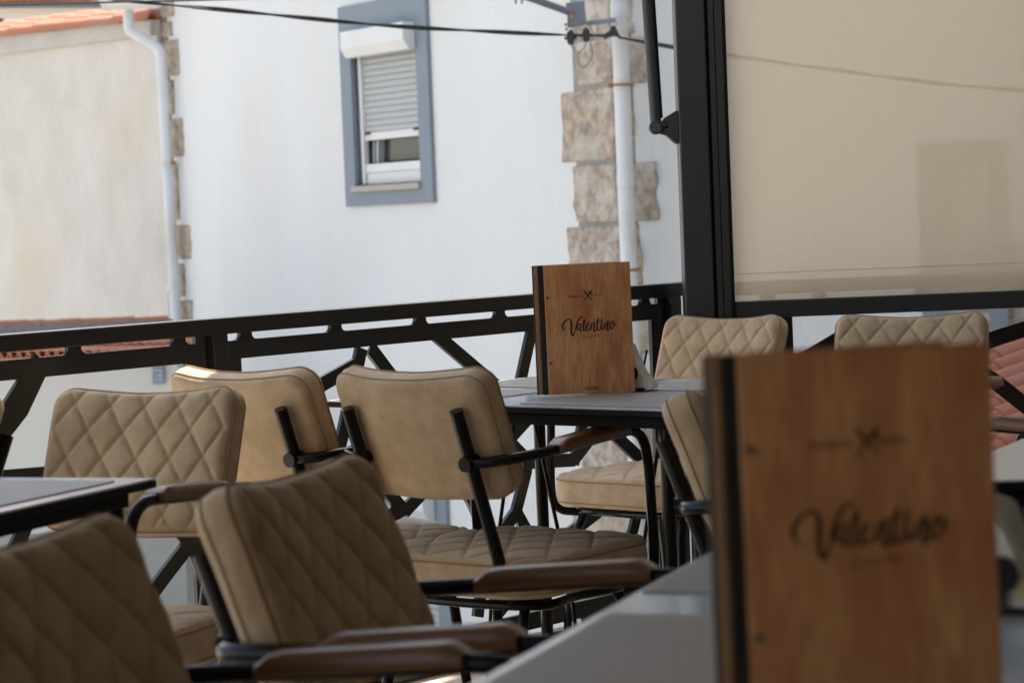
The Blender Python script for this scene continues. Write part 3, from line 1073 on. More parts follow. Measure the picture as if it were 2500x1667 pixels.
mb = MB()
for a, b, c, d in ((-11, 11, -2, 14), (-4, 12, 2, 13), (1, 13, 3, 4), (6, 9, 4, 9), (-9, 1, 5, 3), (-2, 0, 3, 6), (4, -1, 4, 7), (8, 1, 3, 3), (0, -9, 20, 2), (0, -13, 22, 1.5)):
    mb.box(V((a * k, -0.0115 - 0.0002 * abs(a), b * k)), (c * k if c > 0 else 2 * k, 0.001, d * k * 0.6))
part('pale_marks', mb, M['silver'], pq)

# ------------------------------------------------------------------ clay tile roof just outside the right railing
tr = thing('tiled_roof', 'pink clay tiled roof close below the right hand railing', 'roof')
ax_ = V((0.94, 0.19, 0.29)).normalized()
cr_ = V((-0.2, 0.98, 0)).normalized()
P0 = V((1.60, 8.0, 0.28))
tp = barrel_tile(0.095, 0.082, 0.44, 0.014, 'tile_pink', 9)
for j in range(-2, 9):
    for i in range(-1, 7):
        P = P0 + ax_ * (0.36 * i + 0.09 * j) + cr_ * (0.21 * j) + V((0, 0, 0.0))
        put_tile(tp, tr, P, ax_, cr_, 1.0, 0.004)
mb = MB()
a0 = P0 - ax_ * 0.5 - cr_ * 0.6 - V((0, 0, 0.03))
mb.add([a0, a0 + ax_ * 4, a0 + ax_ * 5 + cr_ * 3.0, a0 + cr_ * 3.0 + ax_ * 0.9], [(0, 1, 2, 3)])
mb.add([p - V((0, 0, 0.05)) for p in mb.v], [(3, 2, 1, 0)])
mb.f += [(0, 4, 5, 1), (1, 5, 6, 2), (2, 6, 7, 3), (3, 7, 4, 0)]
part('under_tiles', mb, M['tile_pink'], tr, True, smooth=False)
mb = MB().prism([(p.x, p.y) for p in (a0, a0 + ax_ * 4, a0 + ax_ * 5 + cr_ * 3.0, a0 + cr_ * 3.0 + ax_ * 0.9)], (0, 0, 0), (1, 0, 0), (0, 1, 0), (0, 0, 1), ZG, 0.05)
part('wall', mb, M['cream'], tr, True, smooth=False)

# ================================================================== THE RAILINGS
ZR = CAM_Z - 0.209
H_TUBE, H_SLOT, H_BAND = 0.0385, 0.0175, 0.043


def rail_s(px, py, P, U, N):
    p = on_plane(px, py, P, N)
    return (p - P).dot(U), p.z


def band_outline(s0, s1, zt, zb, tabs, slot, tab_w, r=0.012, flip=1):
    """plate edge along which slots with rounded corners stand between tabs"""
    pts = [(s0, zb), (s1, zb)]
    zs = zt - flip * slot
    cuts = []
    prev = s0 - 1
    edges = []
    cur = s0
    for t in sorted(tabs) + [None]:
        a = cur
        b = (t - tab_w / 2) if t is not None else s1
        if b > a + 0.03:
            edges.append((a, b))
        if t is not None:
            cur = t + tab_w / 2
    top = []
    started = s0
    top.append((s0, zs if edges and abs(edges[0][0] - s0) < 1e-6 else zt))
    for a, b in edges:
        if a > s0 + 1e-6:
            top.append((a, zt))
            for k_ in range(0, 6):
                t = math.pi / 2 * k_ / 5
                top.append((a + r * 1.3 * (1 - math.cos(t)) * 1.0, zs + flip * (r - r * math.sin(t))))
        if b < s1 - 1e-6:
            for k_ in range(5, -1, -1):
                t = math.pi / 2 * k_ / 5
                top.append((b - r * 1.3 * (1 - math.cos(t)), zs + flip * (r - r * math.sin(t))))
            top.append((b, zt))
        else:
            top.append((b, zs))
    out = pts + top[::-1]
    res = []
    for p in out:
        if not res or (abs(p[0] - res[-1][0]) + abs(p[1] - res[-1][1])) > 1e-5:
            res.append(p)
    return res


def strut(mb_pts, wdt, parent, P, U, N, px=True, th=0.012, off=0.0):
    pts = []
    for q in mb_pts:
        pts.append(rail_s(q[0], q[1], P, U, N) if px else q)
    pts = [V((a, b)) for a, b in pts]
    n = len(pts)
    L_, R_ = [], []
    for i in range(n):
        d0 = (pts[i] - pts[i - 1]).normalized() if i > 0 else (pts[1] - pts[0]).normalized()
        d1 = (pts[i + 1] - pts[i]).normalized() if i < n - 1 else d0
        nn_ = V((-(d0.y + d1.y), d0.x + d1.x))
        nn_.normalize()
        k_ = 1 / max(0.5, nn_.dot(V((-d0.y, d0.x))))
        L_.append(pts[i] + nn_ * (wdt / 2 * k_))
        R_.append(pts[i] - nn_ * (wdt / 2 * k_))
    poly = [(p.x, p.y) for p in L_ + R_[::-1]]
    mb = MB().prism(poly, P, U, (0, 0, 1), N, -th / 2 + off, th / 2 + off)
    return part('strut', mb, M['rail'], parent, True, smooth=False)


r1 = thing('railing', 'dark openwork railing running diagonally left of the corner post', 'railing', (RC.x, RC.y, 0))
PR = V((RC.x, RC.y, 0))
s_end = 0.0
mb = MB().box(PR - U1 * 3.6 + V((0, 0, ZR - H_TUBE / 2)), (7.2, 0.045, H_TUBE), (U1, N1, V((0, 0, 1))))
part('top_rail', mb, M['rail'], r1, True, smooth=False, bevel=0.003)
mb = MB().box(PR - U1 * 3.6 + V((0, 0, 0.0175)), (7.2, 0.045, 0.035), (U1, N1, V((0, 0, 1))))
part('bottom_rail', mb, M['rail'], r1, True, smooth=False, bevel=0.003)


def s1_(px, py=860):
    return rail_s(px, py, PR, U1, N1)[0]


zt_ = ZR - H_TUBE
zb_ = zt_ - H_SLOT - H_BAND
lt_ = 0.098
panels = [
    (s1_(547, 830), s1_(1609, 735), [s1_(x, y) for x, y in ((597, 815), (817, 795), (1024, 780), (1218, 765), (1392, 745), (1572, 728))]),
    (s1_(-900, 900), s1_(486, 830), [s1_(x, y) for x, y in ((434, 828), (178, 850), (-80, 868), (-330, 890), (-600, 910))]),
]
tabw = 0.036
for a, b, tabs in panels:
    mb = MB().prism(band_outline(a, b, zt_, zb_, tabs, H_SLOT, tabw), PR, U1, (0, 0, 1), N1, -0.006, 0.006)
    part('upper_band', mb, M['rail'], r1, True, smooth=False)
    mb = MB().prism(band_outline(a, b, 0.035, lt_, [t + 0.02 for t in tabs], 0.0175, tabw, flip=-1), PR, U1, (0, 0, 1), N1, -0.006, 0.006)
    part('lower_band', mb, M['rail'], r1, True, smooth=False)
    for s_ in (a, b):
        w2 = 0.046
        c_ = s_ + (w2 / 2 if s_ == a else -w2 / 2)
        mb = MB().box(PR + U1 * c_ + V((0, 0, (zb_ + 0.004 + lt_ - 0.004) / 2)), (w2, 0.0112, zb_ - lt_ + 0.03), (U1, N1, V((0, 0, 1))))
        part('stile', mb, M['rail'], r1, True, smooth=False)
for s_, w_ in ((s1_(515, 840), 0.05), (s1_(1631, 740), 0.045)):
    # each post: the lighter face of the bracket plate and the tube
    mb = MB().box(PR + U1 * (s_ + 0.012) + V((0, 0, zt_ / 2)), (0.044, 0.044, zt_), (U1, N1, V((0, 0, 1))))
    part('post', mb, M['rail'], r1, True, smooth=False, bevel=0.002)
    mb = MB().box(PR + U1 * (s_ - 0.026) - N1 * 0.012 + V((0, 0, zt_ / 2)), (0.03, 0.012, zt_), (U1, N1, V((0, 0, 1))))
    part('bracket_plate', mb, M['post_light'], r1, True, smooth=False)

SW = 0.036
nets = [
    # right panel
    [(881, 850), (838, 1050), (800, 1200)],
    [(903, 850), (1090, 1098)],
    [(866, 892), (580, 1052)],
    [(1052, 808), (1292, 1012)],
    [(1299, 795), (1238, 1075)],
    [(1238, 1075), (1345, 958)],
    [(1238, 1075), (1290, 1128), (1400, 1122)],
    [(1400, 1132), (1427, 1010), (1450, 760)],
    [(1285, 1105), (1284, 1150), (1258, 1252)],
    [(1400, 1122), (1470, 1030), (1585, 960)],
    [(1425, 985), (1500, 1062), (1595, 1150)],
    [(1258, 1250), (1200, 1330)],
    [(1256, 1245), (1312, 1345), (1290, 1460)],
    [(1090, 1080), (1045, 1185), (985, 1248)],
    [(890, 1130), (985, 1248)],
    [(985, 1240), (850, 1315), (575, 1420)],
    [(1090, 1120), (1150, 1220), (1200, 1330)],
    [(1200, 1330), (1178, 1400), (1165, 1505)],
    [(1200, 1325), (990, 1495)],
    [(1600, 1140), (1345, 1335), (1210, 1500)],
    [(1570, 1180), (1545, 1290), (1500, 1430)],
    [(575, 1060), (700, 1200), (760, 1400)],
    # left panel
    [(95, 905), (50, 1000), (-90, 1180)],
    [(92, 870), (222, 1180)],
    [(-60, 1172), (110, 1158), (330, 1180)],
    [(110, 1160), (40, 1330), (-10, 1430)],
    [(330, 1180), (462, 1325)],
    [(462, 1325), (400, 1405), (330, 1500)],
    [(462, 1318), (500, 1420), (510, 1470)],
    [(440, 1210), (462, 1325)],
]
nets[-7] = [(95, 875), (-90, 1172)]
for i, q in enumerate(nets):
    strut(q, SW, r1, PR, U1, N1, off=0.0002 * (i % 7) + 0.0004, th=0.011)

# second railing, behind the screen
r2 = thing('railing', 'dark openwork railing behind and below the beige screen', 'railing', (2.0, Y2, 0))
P2 = V((RC.x + 0.12, Y2, 0))
U2, N2 = V((1, 0, 0)), V((0, -1, 0))


def s2_(px, py=700):
    return rail_s(px, py, P2, U2, N2)


z2 = s2_(1793, 688)[1]
mb = MB().box(P2 + U2 * 1.8 + V((0, 0, z2 - H_TUBE / 2)), (3.6, 0.045, H_TUBE), (U2, V((0, 1, 0)), V((0, 0, 1))))
part('top_rail', mb, M['rail'], r2, True, smooth=False, bevel=0.003)
mb = MB().box(P2 + U2 * 1.8 + V((0, 0, 0.0175)), (3.6, 0.045, 0.035), (U2, V((0, 1, 0)), V((0, 0, 1))))
part('bottom_rail', mb, M['rail'], r2, True, smooth=False, bevel=0.003)
t2 = z2 - H_TUBE
b2 = t2 - H_SLOT - H_BAND
sa_, sb_ = s2_(1897)[0], s2_(2900)[0]
mb = MB().prism(band_outline(sa_, sb_, t2, b2, [s2_(x)[0] for x in (2001, 2247, 2500, 2740)], H_SLOT, 0.03), P2, U2, (0, 0, 1), N2, -0.006, 0.006)
part('upper_band', mb, M['rail'], r2, True, smooth=False)
mb = MB().box(P2 + U2 * ((sa_ + sb_) / 2) + V((0, 0, 0.075)), (sb_ - sa_, 0.012, 0.045), (U2, V((0, 1, 0)), V((0, 0, 1))))
part('lower_band', mb, M['rail'], r2, True, smooth=False)
for px in (1872, 2915):
    mb = MB().box(P2 + U2 * s2_(px)[0] + V((0, 0, t2 / 2)), (0.045, 0.045, t2), (U2, V((0, 1, 0)), V((0, 0, 1))))
    part('post', mb, M['rail'], r2, True, smooth=False, bevel=0.002)
mb = MB().box(P2 + U2 * (sa_ + 0.02) + V((0, 0, (b2 + 0.1) / 2)), (0.04, 0.0112, b2 - 0.08), (U2, V((0, 1, 0)), V((0, 0, 1))))
part('stile', mb, M['rail'], r2, True, smooth=False)
for i, q in enumerate([[(1920, 905), (2025, 842), (2120, 785)], [(2330, 862), (2440, 822), (2600, 772)], [(2330, 865), (2440, 940), (2580, 1050)], [(2520, 1040), (2480, 1110), (2400, 1300)], [(1930, 905), (1960, 1100), (2100, 1350)], [(2120, 790), (2230, 900), (2330, 865)], [(2230, 900), (2180, 1100), (2250, 1350)]]):
    strut(q, 0.045, r2, P2, U2, N2, off=0.0002 * i + 0.0004, th=0.011)

# ------------------------------------------------------------------ corner post, screen frame and screen
YP = 6.82
xl = at_y(1672, 690, YP).x
x1 = at_y(1743, 690, YP).x
x2 = at_y(1751, 690, YP).x
x3 = at_y(1786, 690, YP).x
x4 = at_y(1796, 690, YP).x
post = thing('corner_post', 'tall dark aluminium corner post left of the beige screen', 'post', ((xl + x1) / 2, YP + 0.05, 0))
part('column', MB().box(V(((xl + x1) / 2, YP + 0.06, 1.36)), (x1 - xl, 0.12, 2.72)), M['post'], post, True, smooth=False, bevel=0.004)
part('gap_strip', MB().box(V(((x1 + x2) / 2, YP + 0.07, 1.36)), (x2 - x1, 0.08, 2.72)), M['gap'], post, True, smooth=False)  # black strip fills the gap beside the column, its shade put into the colour
scr = thing('roller_screen', 'beige translucent roller screen in a dark side guide', 'screen', ((x4 + 2), YP + 0.05, 0.8))
mb = MB()
xm = x2 + (x3 - x2) * 0.45
mb.box(V(((x2 + xm) / 2 - 0.0005, YP + 0.05, 1.36)), (xm - x2 - 0.002, 0.08, 2.72))
mb.box(V(((xm + x3) / 2, YP + 0.053, 1.36)), (x3 - xm - 0.001, 0.08, 2.719))
part('side_guide', mb, M['post'], scr, True, smooth=False, bevel=0.002)
part('guide_slot', MB().box(V(((x3 + x4) / 2, YP + 0.065, 1.36)), (x4 - x3, 0.06, 2.718)), M['gap'], scr, True, smooth=False)
XR = 3.6
zs_top = on_plane(1800, 736, V((0, YP + 0.05, 0)), V((0, -1, 0))).z
zs_bot = on_plane(1933, 773.7, V((0, YP + 0.03, 0)), V((0, -1, 0))).z
part('bottom_bar', MB().box(V(((x4 + XR) / 2, YP + 0.05, (zs_top + zs_bot) / 2)), (XR - x4 - 0.002, 0.04, zs_top - zs_bot)), M['post'], scr, True, smooth=False, bevel=0.003)
zse = on_plane(1793, 669.4, V((0, YP + 0.05, 0)), V((0, -1, 0))).z
mb = MB()
nx, nz2 = 60, 40
vs, fs = [], []
for j in range(nz2 + 1):
    for i in range(nx + 1):
        fx, fz = i / nx, j / nz2
        x = x4 - 0.004 + (XR - x4) * fx
        z = zs_top - 0.002 + (2.70 - zs_top) * fz
        y = YP + 0.055 + 0.0022 * math.sin(x * 5.1) * math.sin(math.pi * fz) + 0.0012 * math.sin(x * 17 + fz * 2)
        vs.append((x, y, z))
for j in range(nz2):
    for i in range(nx):
        a = j * (nx + 1) + i
        fs.append((a, a + 1, a + nx + 2, a + nx + 1))
mb.add(vs, fs)
part('screen_cloth', mb, M['screen'], scr, True)
mb = MB().box(V(((x4 + XR) / 2, YP + 0.0515, zse)), (XR - x4, 0.0008, 0.0016))
part('hem_seam', mb, M['paper_yellow'], scr, True, smooth=False)

# awning arm on the left side of the post
YA = YP + 0.03
arm = thing('awning_arm', 'dark folding awning arm with round joint fixed to the corner post', 'awning arm', at_y(1601, 312, YA))
pa, pb = at_y(1577, -40, YA), at_y(1601, 300, YA)
dv = (pb - pa).normalized()
part('arm_tube', MB().tube([pa + (pa - pb) * 0.5, pa, pb], 0.0155, 20), M['post'], arm, True)
mb = MB().tube([pa + (pa - pb) * 0.5 + V((0.011, 0.006, 0)), pb + V((0.008, 0.006, 0.012))], 0.013, 16)
part('arm_inner_tube', mb, M['black'], arm, True)
c = at_y(1601, 312, YA)
part('joint', MB().tube([c - V((0, 0.026, 0)), c + V((0, 0.02, 0))], 0.0195, 28), M['post'], arm, True, bevel=0.003)
part('joint_cap', MB().tube([c - V((0, 0.030, 0)), c - V((0, 0.026, 0))], 0.0135, 24), M['post_light'], arm, True)
e = at_y(1640, 312, YA)
mb = MB().tube([c + V((0.008, 0, 0)), e], 0.013, 16)
part('pivot', mb, M['black'], arm, True)
part('pivot_ring', MB().tube([at_y(1614, 306, YA - 0.005), at_y(1632, 300, YA - 0.005)], 0.011, 16), M['screw'], arm, True)
k = YA / F_PX
q = at_y(1640, 312, YA)
mb = MB().prism([(a * k, b * k) for a, b in ((-26, 12), (-18, 24), (10, 40), (17, 40), (17, -40), (8, -40), (-16, -18), (-30, -14), (-30, -4), (-8, -2), (-8, 6))], q, (1, 0, 0), (0, 0, 1), (0, 1, 0), -0.018, 0.03)
part('wall_bracket', mb, M['post'], arm, True, smooth=False, bevel=0.003)

# ================================================================== FURNITURE
def cushion(w_, h_, T, r, nx, ny, quilt=True, qx=0.072, qy=0.107, re=0.016, dome=0.010, curv=0.0, dip=0.0, backdome=0.006, wob=0.002, puff_h=0.0065):
    """rounded slab: quilted front, plain back, straight side band; (x, depth, z) with the front at +depth"""
    def shape(a, b):
        X, Z = a * w_ / 2, b * h_ / 2
        ax, az = abs(X), abs(Z)
        e = min(w_ / 2 - ax, h_ / 2 - az)
        cx, cz = w_ / 2 - r, h_ / 2 - r
        if ax > cx and az > cz:
            s, t = (ax - cx) / r, (az - cz) / r
            nx_, nz_ = s * math.sqrt(1 - t * t / 2), t * math.sqrt(1 - s * s / 2)
            e = r * (1 - math.sqrt(nx_ * nx_ + nz_ * nz_))
            X, Z = math.copysign(cx + r * nx_, X), math.copysign(cz + r * nz_, Z)
        return X, Z, max(e, 0)

    def bend(x, y, z):
        y2 = y + curv * (x / (w_ / 2)) ** 2
        z2_ = z - dip * (1 - (x / (w_ / 2)) ** 2) * (0.5 + z / h_)
        n_ = noise.noise(V((x * 9, y * 9 + 3, z * 9))) * wob
        return (x, y2 + n_, z2_ + n_)
    vs, fs = [], []

    def grid(sign):
        base = len(vs)
        for j in range(ny + 1):
            for i in range(nx + 1):
                a, b = -1 + 2 * i / nx, -1 + 2 * j / ny
                # denser rows of points next to the border
                a = math.copysign(1 - (1 - abs(a)) ** 1.0, a)
                X, Z, e = shape(a, b)
                d = T / 2
                if e < re:
                    d -= re * (1 - math.sqrt(max(0, 1 - (1 - e / re) ** 2)))
                dm = (1 - a ** 4) * (1 - b ** 4)
                if sign > 0:
                    d += dome * dm
                    if quilt:
                        u, v_ = X / qx + Z / qy, X / qx - Z / qy
                        du = abs(u - round(u)) * qx * 0.83
                        dv_ = abs(v_ - round(v_)) * qx * 0.83
                        g_ = math.exp(-(du / 0.0042) ** 2) + math.exp(-(dv_ / 0.0042) ** 2)
                        puff = (abs(math.sin(math.pi * u)) * abs(math.sin(math.pi * v_))) ** 0.45
                        k_ = min(1, e / 0.02)
                        d += (puff_h * puff - 0.0035 * min(1.3, g_) - 0.002) * k_
                else:
                    d += backdome * dm
                vs.append(bend(X, sign * d, Z))
        for j in range(ny):
            for i in range(nx):
                q_ = base + j * (nx + 1) + i
                f = (q_, q_ + 1, q_ + nx + 2, q_ + nx + 1)
                fs.append(f if sign < 0 else f[::-1])
        return base
    f0 = grid(1)
    b0_ = grid(-1)
    per = [(i, 0) for i in range(nx)] + [(nx, j) for j in range(ny)] + [(i, ny) for i in range(nx, 0, -1)] + [(0, j) for j in range(ny, 0, -1)]
    idx = [j * (nx + 1) + i for i, j in per]
    loopf, loopb = [], []
    m0 = len(vs)
    for i, j in per:
        X, Z, e = shape(-1 + 2 * i / nx, -1 + 2 * j / ny)
        l_ = math.hypot(X, Z)
        vs.append(bend(X * (1 + 0.003 / l_), 0, Z * (1 + 0.003 / l_)))
        loopf.append(V(bend(X, T / 2 - re * 0.8, Z)))
        loopb.append(V(bend(X, -(T / 2 - re * 0.8), Z)))
    n = len(idx)
    for k_ in range(n):
        l_ = (k_ + 1) % n
        fs.append((f0 + idx[k_], f0 + idx[l_], m0 + l_, m0 + k_))
        fs.append((m0 + k_, m0 + l_, b0_ + idx[l_], b0_ + idx[k_]))
    mb = MB()
    mb.add(vs, fs)
    return mb, loopf, loopb


LEAN = R(21)


def lean_pt(p, cy=-0.252, cz=0.7175):
    p = V(p)
    c_, s_ = math.cos(LEAN), math.sin(LEAN)
    return V((p.x, cy + p.y * c_ - p.z * s_, cz + p.y * s_ + p.z * c_))


def make_chair(label):
    root = thing('armchair', label, 'chair', group='quilted beige armchairs on the terrace')
    # backrest
    mb, lf, lb = cushion(0.394, 0.278, 0.062, 0.045, 130, 92, curv=0.020, dip=0.011, qx=0.074, puff_h=0.0065)
    mb.v = [lean_pt(p) for p in mb.v]
    bk = part('backrest', mb, M['velvet'], root, angle=60)
    pm = MB().tube([lean_pt(p) for p in lf], 0.0022, 6, closed=True)
    part('piping', pm, M['piping'], bk)
    pm = MB().tube([lean_pt(p) for p in lb], 0.0014, 6, closed=True)
    part('seam', pm, M['piping'], bk)
    # seat
    mb, lf, lb = cushion(0.465, 0.46, 0.078, 0.10, 120, 118, qx=0.104, qy=0.150, re=0.013, dome=0.011, wob=0.0012, puff_h=0.005)

    def up_(p):
        return V((p[0], p[2] + 0.022, p[1] + 0.420))
    mb.v = [up_(p) for p in mb.v]
    st = part('seat', mb, M['velvet'], root, angle=60)
    part('piping', MB().tube([up_(p) for p in lf], 0.0024, 6, closed=True), M['piping'], st)
    part('seam', MB().tube([up_(p) for p in lb], 0.0014, 6, closed=True), M['piping'], st)
    # metal
    fr = MB().tube(spline([(-0.17, -0.15, 0.362), (0.17, -0.15, 0.362), (0.185, 0.0, 0.362), (0.17, 0.17, 0.362), (-0.17, 0.17, 0.362), (-0.185, 0, 0.362)], 6, True), 0.010, 10, closed=True)
    part('seat_frame', fr, M['black'], root)
    for s_ in (-1, 1):
        part('stile', MB().tube([(s_ * 0.144, -0.318, 0.772), (s_ * 0.144, -0.208, 0.475), (s_ * 0.144, -0.186, 0.40), (s_ * 0.144, -0.15, 0.364), (s_ * 0.144, -0.08, 0.358)], 0.0138, 14, sy=1.0), M['black'], root)
        tube = spline([(s_ * 0.144, -0.281, 0.664), (s_ * 0.176, -0.276, 0.666), (s_ * 0.214, -0.250, 0.671), (s_ * 0.234, -0.180, 0.675), (s_ * 0.238, -0.09, 0.680), (s_ * 0.238, 0.03, 0.688), (s_ * 0.238, 0.110, 0.693), (s_ * 0.238, 0.148, 0.690), (s_ * 0.238, 0.180, 0.668), (s_ * 0.237, 0.196, 0.620), (s_ * 0.236, 0.204, 0.53), (s_ * 0.235, 0.210, 0.44), (s_ * 0.232, 0.206, 0.388), (s_ * 0.218, 0.190, 0.362), (s_ * 0.18, 0.16, 0.356)], 5)
        ar = part('armrest_tube', MB().tube(tube, 0.0112, 14), M['black'], root)
        part('joint', MB().tube([(s_ * 0.144, -0.300, 0.663), (s_ * 0.144, -0.262, 0.666)], 0.0155, 14), M['black'], ar)
        pd = MB()
        n_ = 14
        prof = [(-0.020, 0.0), (-0.0215, 0.006), (-0.0205, 0.021), (-0.016, 0.0255), (0.016, 0.0255), (0.0205, 0.021), (0.0215, 0.006), (0.020, 0.0)]
        rings = []
        for i in range(n_ + 1):
            f = i / n_
            y = -0.125 + 0.235 * f
            z = 0.674 + (y + 0.125) * 0.07
            e_ = min(f, 1 - f) * 0.235
            sc = min(1, 0.55 + e_ / 0.028) if e_ < 0.0126 * 1.0 else 1
            sc = 1 - 0.45 * max(0, 1 - e_ / 0.022) ** 2
            rings.append([(s_ * 0.238 + a, y, z + b * sc) for a, b in prof])
        m_ = len(prof)
        vs = [p for q in rings for p in q]
        fs = [(i * m_ + k_, i * m_ + (k_ + 1) % m_, (i + 1) * m_ + (k_ + 1) % m_, (i + 1) * m_ + k_) for i in range(n_) for k_ in range(m_)]
        fs += [tuple(range(m_ - 1, -1, -1)), tuple(n_ * m_ + k_ for k_ in range(m_))]
        pd.add(vs, fs)
        part('arm_pad', pd, M['armwood'], root, angle=50)
        part('leg', MB().tube([(s_ * 0.165, 0.155, 0.36), (s_ * 0.178, 0.185, 0.30), (s_ * 0.20, 0.215, 0.0)], 0.0115, 12), M['black'], root)
        part('leg', MB().tube([(s_ * 0.15, -0.13, 0.36), (s_ * 0.165, -0.165, 0.30), (s_ * 0.195, -0.235, 0.0)], 0.0115, 12), M['black'], root)
    return root


chair0 = None


def place_chair(px, py, hd, label, D=None, X=None):
    """set a chair so that the middle of the top of its back stands at that pixel (or at X, D), facing hd"""
    global chair0
    h = V((hd[0], hd[1], 0)).normalized()
    P = at_z(px, py, 0.85) if X is None else V((X, D, 0.85))
    o = P + h * 0.295
    if chair0 is None:
        chair0 = make_chair(label)
        c_ = chair0
    else:
        c_ = copy_tree(chair0)
        c_['label'] = label
    c_.location = (o.x, o.y, 0)
    c_.rotation_euler = (0, 0, math.atan2(h.y, h.x) - math.pi / 2)
    return c_


place_chair(992, 902, (0.62, 0.785), 'armchair with plain back to us in front of the table with the sharp menu')
place_chair(574, 902, (0.60, 0.80), 'armchair with plain back and sunlit top edge beside the left railing post')
place_chair(380, 950, (-0.40, -0.92), 'armchair with quilted back facing us behind the left table corner')
place_chair(0, 0, (0.935, -0.352), 'blurred armchair in the lower middle with both brown arm pads pointing right', D=2.97, X=-0.297)
place_chair(0, 0, (0.94, -0.34), 'nearest armchair, large and blurred in the bottom left corner', D=2.42, X=-0.520)
place_chair(1784, 772, (-0.67, -0.74), 'armchair with quilted back under the left end of the screen, right of the sharp menu')
place_chair(2230, 768, (-0.36, -0.93), 'armchair with quilted back under the right part of the screen, above the near menu')
place_chair(0, 0, (0.94, -0.34), 'armchair seen from its side, half hidden by the spine of the near menu', D=4.14, X=0.312)
place_chair(0, 0, (-0.90, -0.43), 'armchair cut off by the left edge of the picture beside the quilted chair', D=4.78, X=-1.05)
place_chair(0, 0, (-0.80, 0.60), 'armchair at the right edge of which only a brown arm pad shows', D=4.83, X=1.41)


def make_table(corner, u, w_, L_, W_, label, name='dining_table', mats=(), rods=True, matlab='', zt=0.755):
    """corner, direction along the front edge, direction across; its mats lie on it as things of their own"""
    u, w_ = V((u[0], u[1], 0)).normalized(), V((w_[0], w_[1], 0)).normalized()
    c = V((corner[0], corner[1], 0))
    mid = c + u * (L_ / 2) + w_ * (W_ / 2)
    Z = V((0, 0, 1))
    root = thing(name, label, 'table', mid, 0)
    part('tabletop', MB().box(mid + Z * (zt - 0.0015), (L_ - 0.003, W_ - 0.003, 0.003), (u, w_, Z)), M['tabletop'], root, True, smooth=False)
    part('edge_band', MB().box(mid + Z * (zt - 0.0093), (L_, W_, 0.0126), (u, w_, Z)), M['edge'], root, True, smooth=False, bevel=0.0015)
    for a, b, lx_, ly_ in ((0.5, 0.04 / W_, L_ - 0.08, 0.025), (0.5, 1 - 0.04 / W_, L_ - 0.08, 0.025), (0.04 / L_, 0.5, 0.025, W_ - 0.11), (1 - 0.04 / L_, 0.5, 0.025, W_ - 0.11)):
        part('apron', MB().box(c + u * (L_ * a) + w_ * (W_ * b) + Z * (zt - 0.0305), (lx_, ly_, 0.023), (u, w_, Z)), M['edge'], root, True, smooth=False, bevel=0.002)
    for a in (0.05, L_ - 0.05):
        for b in (0.05, W_ - 0.05):
            p = c + u * a + w_ * b
            part('leg', MB().tube([p + Z * (zt - 0.03), p], 0.0145, 14), M['black'], root, True)
    if rods:
        for a in (0.28, 0.72):
            for s_ in (-1, 1):
                p = c + u * (L_ * a + 0.02 * s_) + w_ * (W_ * 0.5)
                part('brace_rod', MB().tube([p + Z * (zt - 0.02), p + u * (0.10 * s_) + Z * 0.30, p + u * (0.13 * s_) + Z * 0.02], 0.0045, 8), M['black'], root, True)
    for q in mats:
        a0_, a1_, b0_, b1_, lab = q
        m_ = MB()
        cc = c + u * ((a0_ + a1_) / 2) + w_ * ((b0_ + b1_) / 2)
        m_.box((0, 0, 0.0012), (a1_ - a0_, b1_ - b0_, 0.0018))
        o = part('placemat', m_, M['mat'], None, smooth=False, label=lab, cat='placemat', group='woven grey placemats')
        o.location = cc + Z * zt
        o.rotation_euler = (0, 0, math.atan2(u.y, u.x))
    return root


# far table with the sharp menu
FC = at_z(799, 977, 0.755)
fu, fw = (0.749, -0.663), (0.663, 0.749)
make_table(FC, fu, fw, 0.965, 0.71, 'table with grey top in the middle distance carrying the sharp menu', mats=[
    (0.545, 0.935, 0.03, 0.32, 'woven placemat in front of the sharp menu'),
    (0.02, 0.375, 0.03, 0.34, 'woven placemat on the left corner of the table with the sharp menu'),
    (0.03, 0.42, 0.40, 0.685, 'sunlit woven placemat behind the left side of the sharp menu'),
    (0.52, 0.93, 0.40, 0.685, 'woven placemat right of the napkins beside the sharp menu')])
# near table with the blurred menu
n1, n2 = at_z(1148, 1667, 0.755), at_z(1743, 1339, 0.755)
nd = (n2 - n1).normalized()
nw = V((nd.y, -nd.x, 0))
nc = n1 - nd * 0.20


def near_s(px, py):
    p = at_z(px, py, 0.755) - nc
    return p.dot(nd), p.dot(nw)


ma, mb_ = near_s(1568, 1447), near_s(1500, 1501)
NL = ma[0] + 0.46
make_table(nc, nd, nw, NL, 0.72, 'nearest table at the bottom right carrying the blurred menu', rods=True, mats=[
    (ma[0], ma[0] + 0.42, ma[1], ma[1] + 0.29, 'placemat behind the spine of the blurred near menu'),
    (mb_[0] - 0.42, mb_[0], mb_[1] - 0.004, mb_[1] + 0.286, 'placemat at the bottom edge left of the blurred near menu')])
# left table
l1, l2 = at_z(382, 1166, 0.755), at_z(0, 1250, 0.755)
ld = (l2 - l1).normalized()
lw = V((ld.y, -ld.x, 0))
if lw.x > 0:
    lw = -lw
make_table(l1, ld, lw, 1.1, 0.71, 'table corner entering at the left edge below the quilted chair', mats=[
    (0.06, 0.48, 0.04, 0.33, 'placemat on the table corner at the left edge')])
# right table
make_table((0.56, 3.42), (0.93, -0.10), (0.42, 0.90), 0.8, 0.62, 'table at the right edge behind the blurred menu', mats=[
    (0.14, 0.56, 0.03, 0.32, 'placemat on the table at the right edge')])


# ------------------------------------------------------------------ menus
QUAD = ((1324.4, 648.6), 210.3, 315.6)


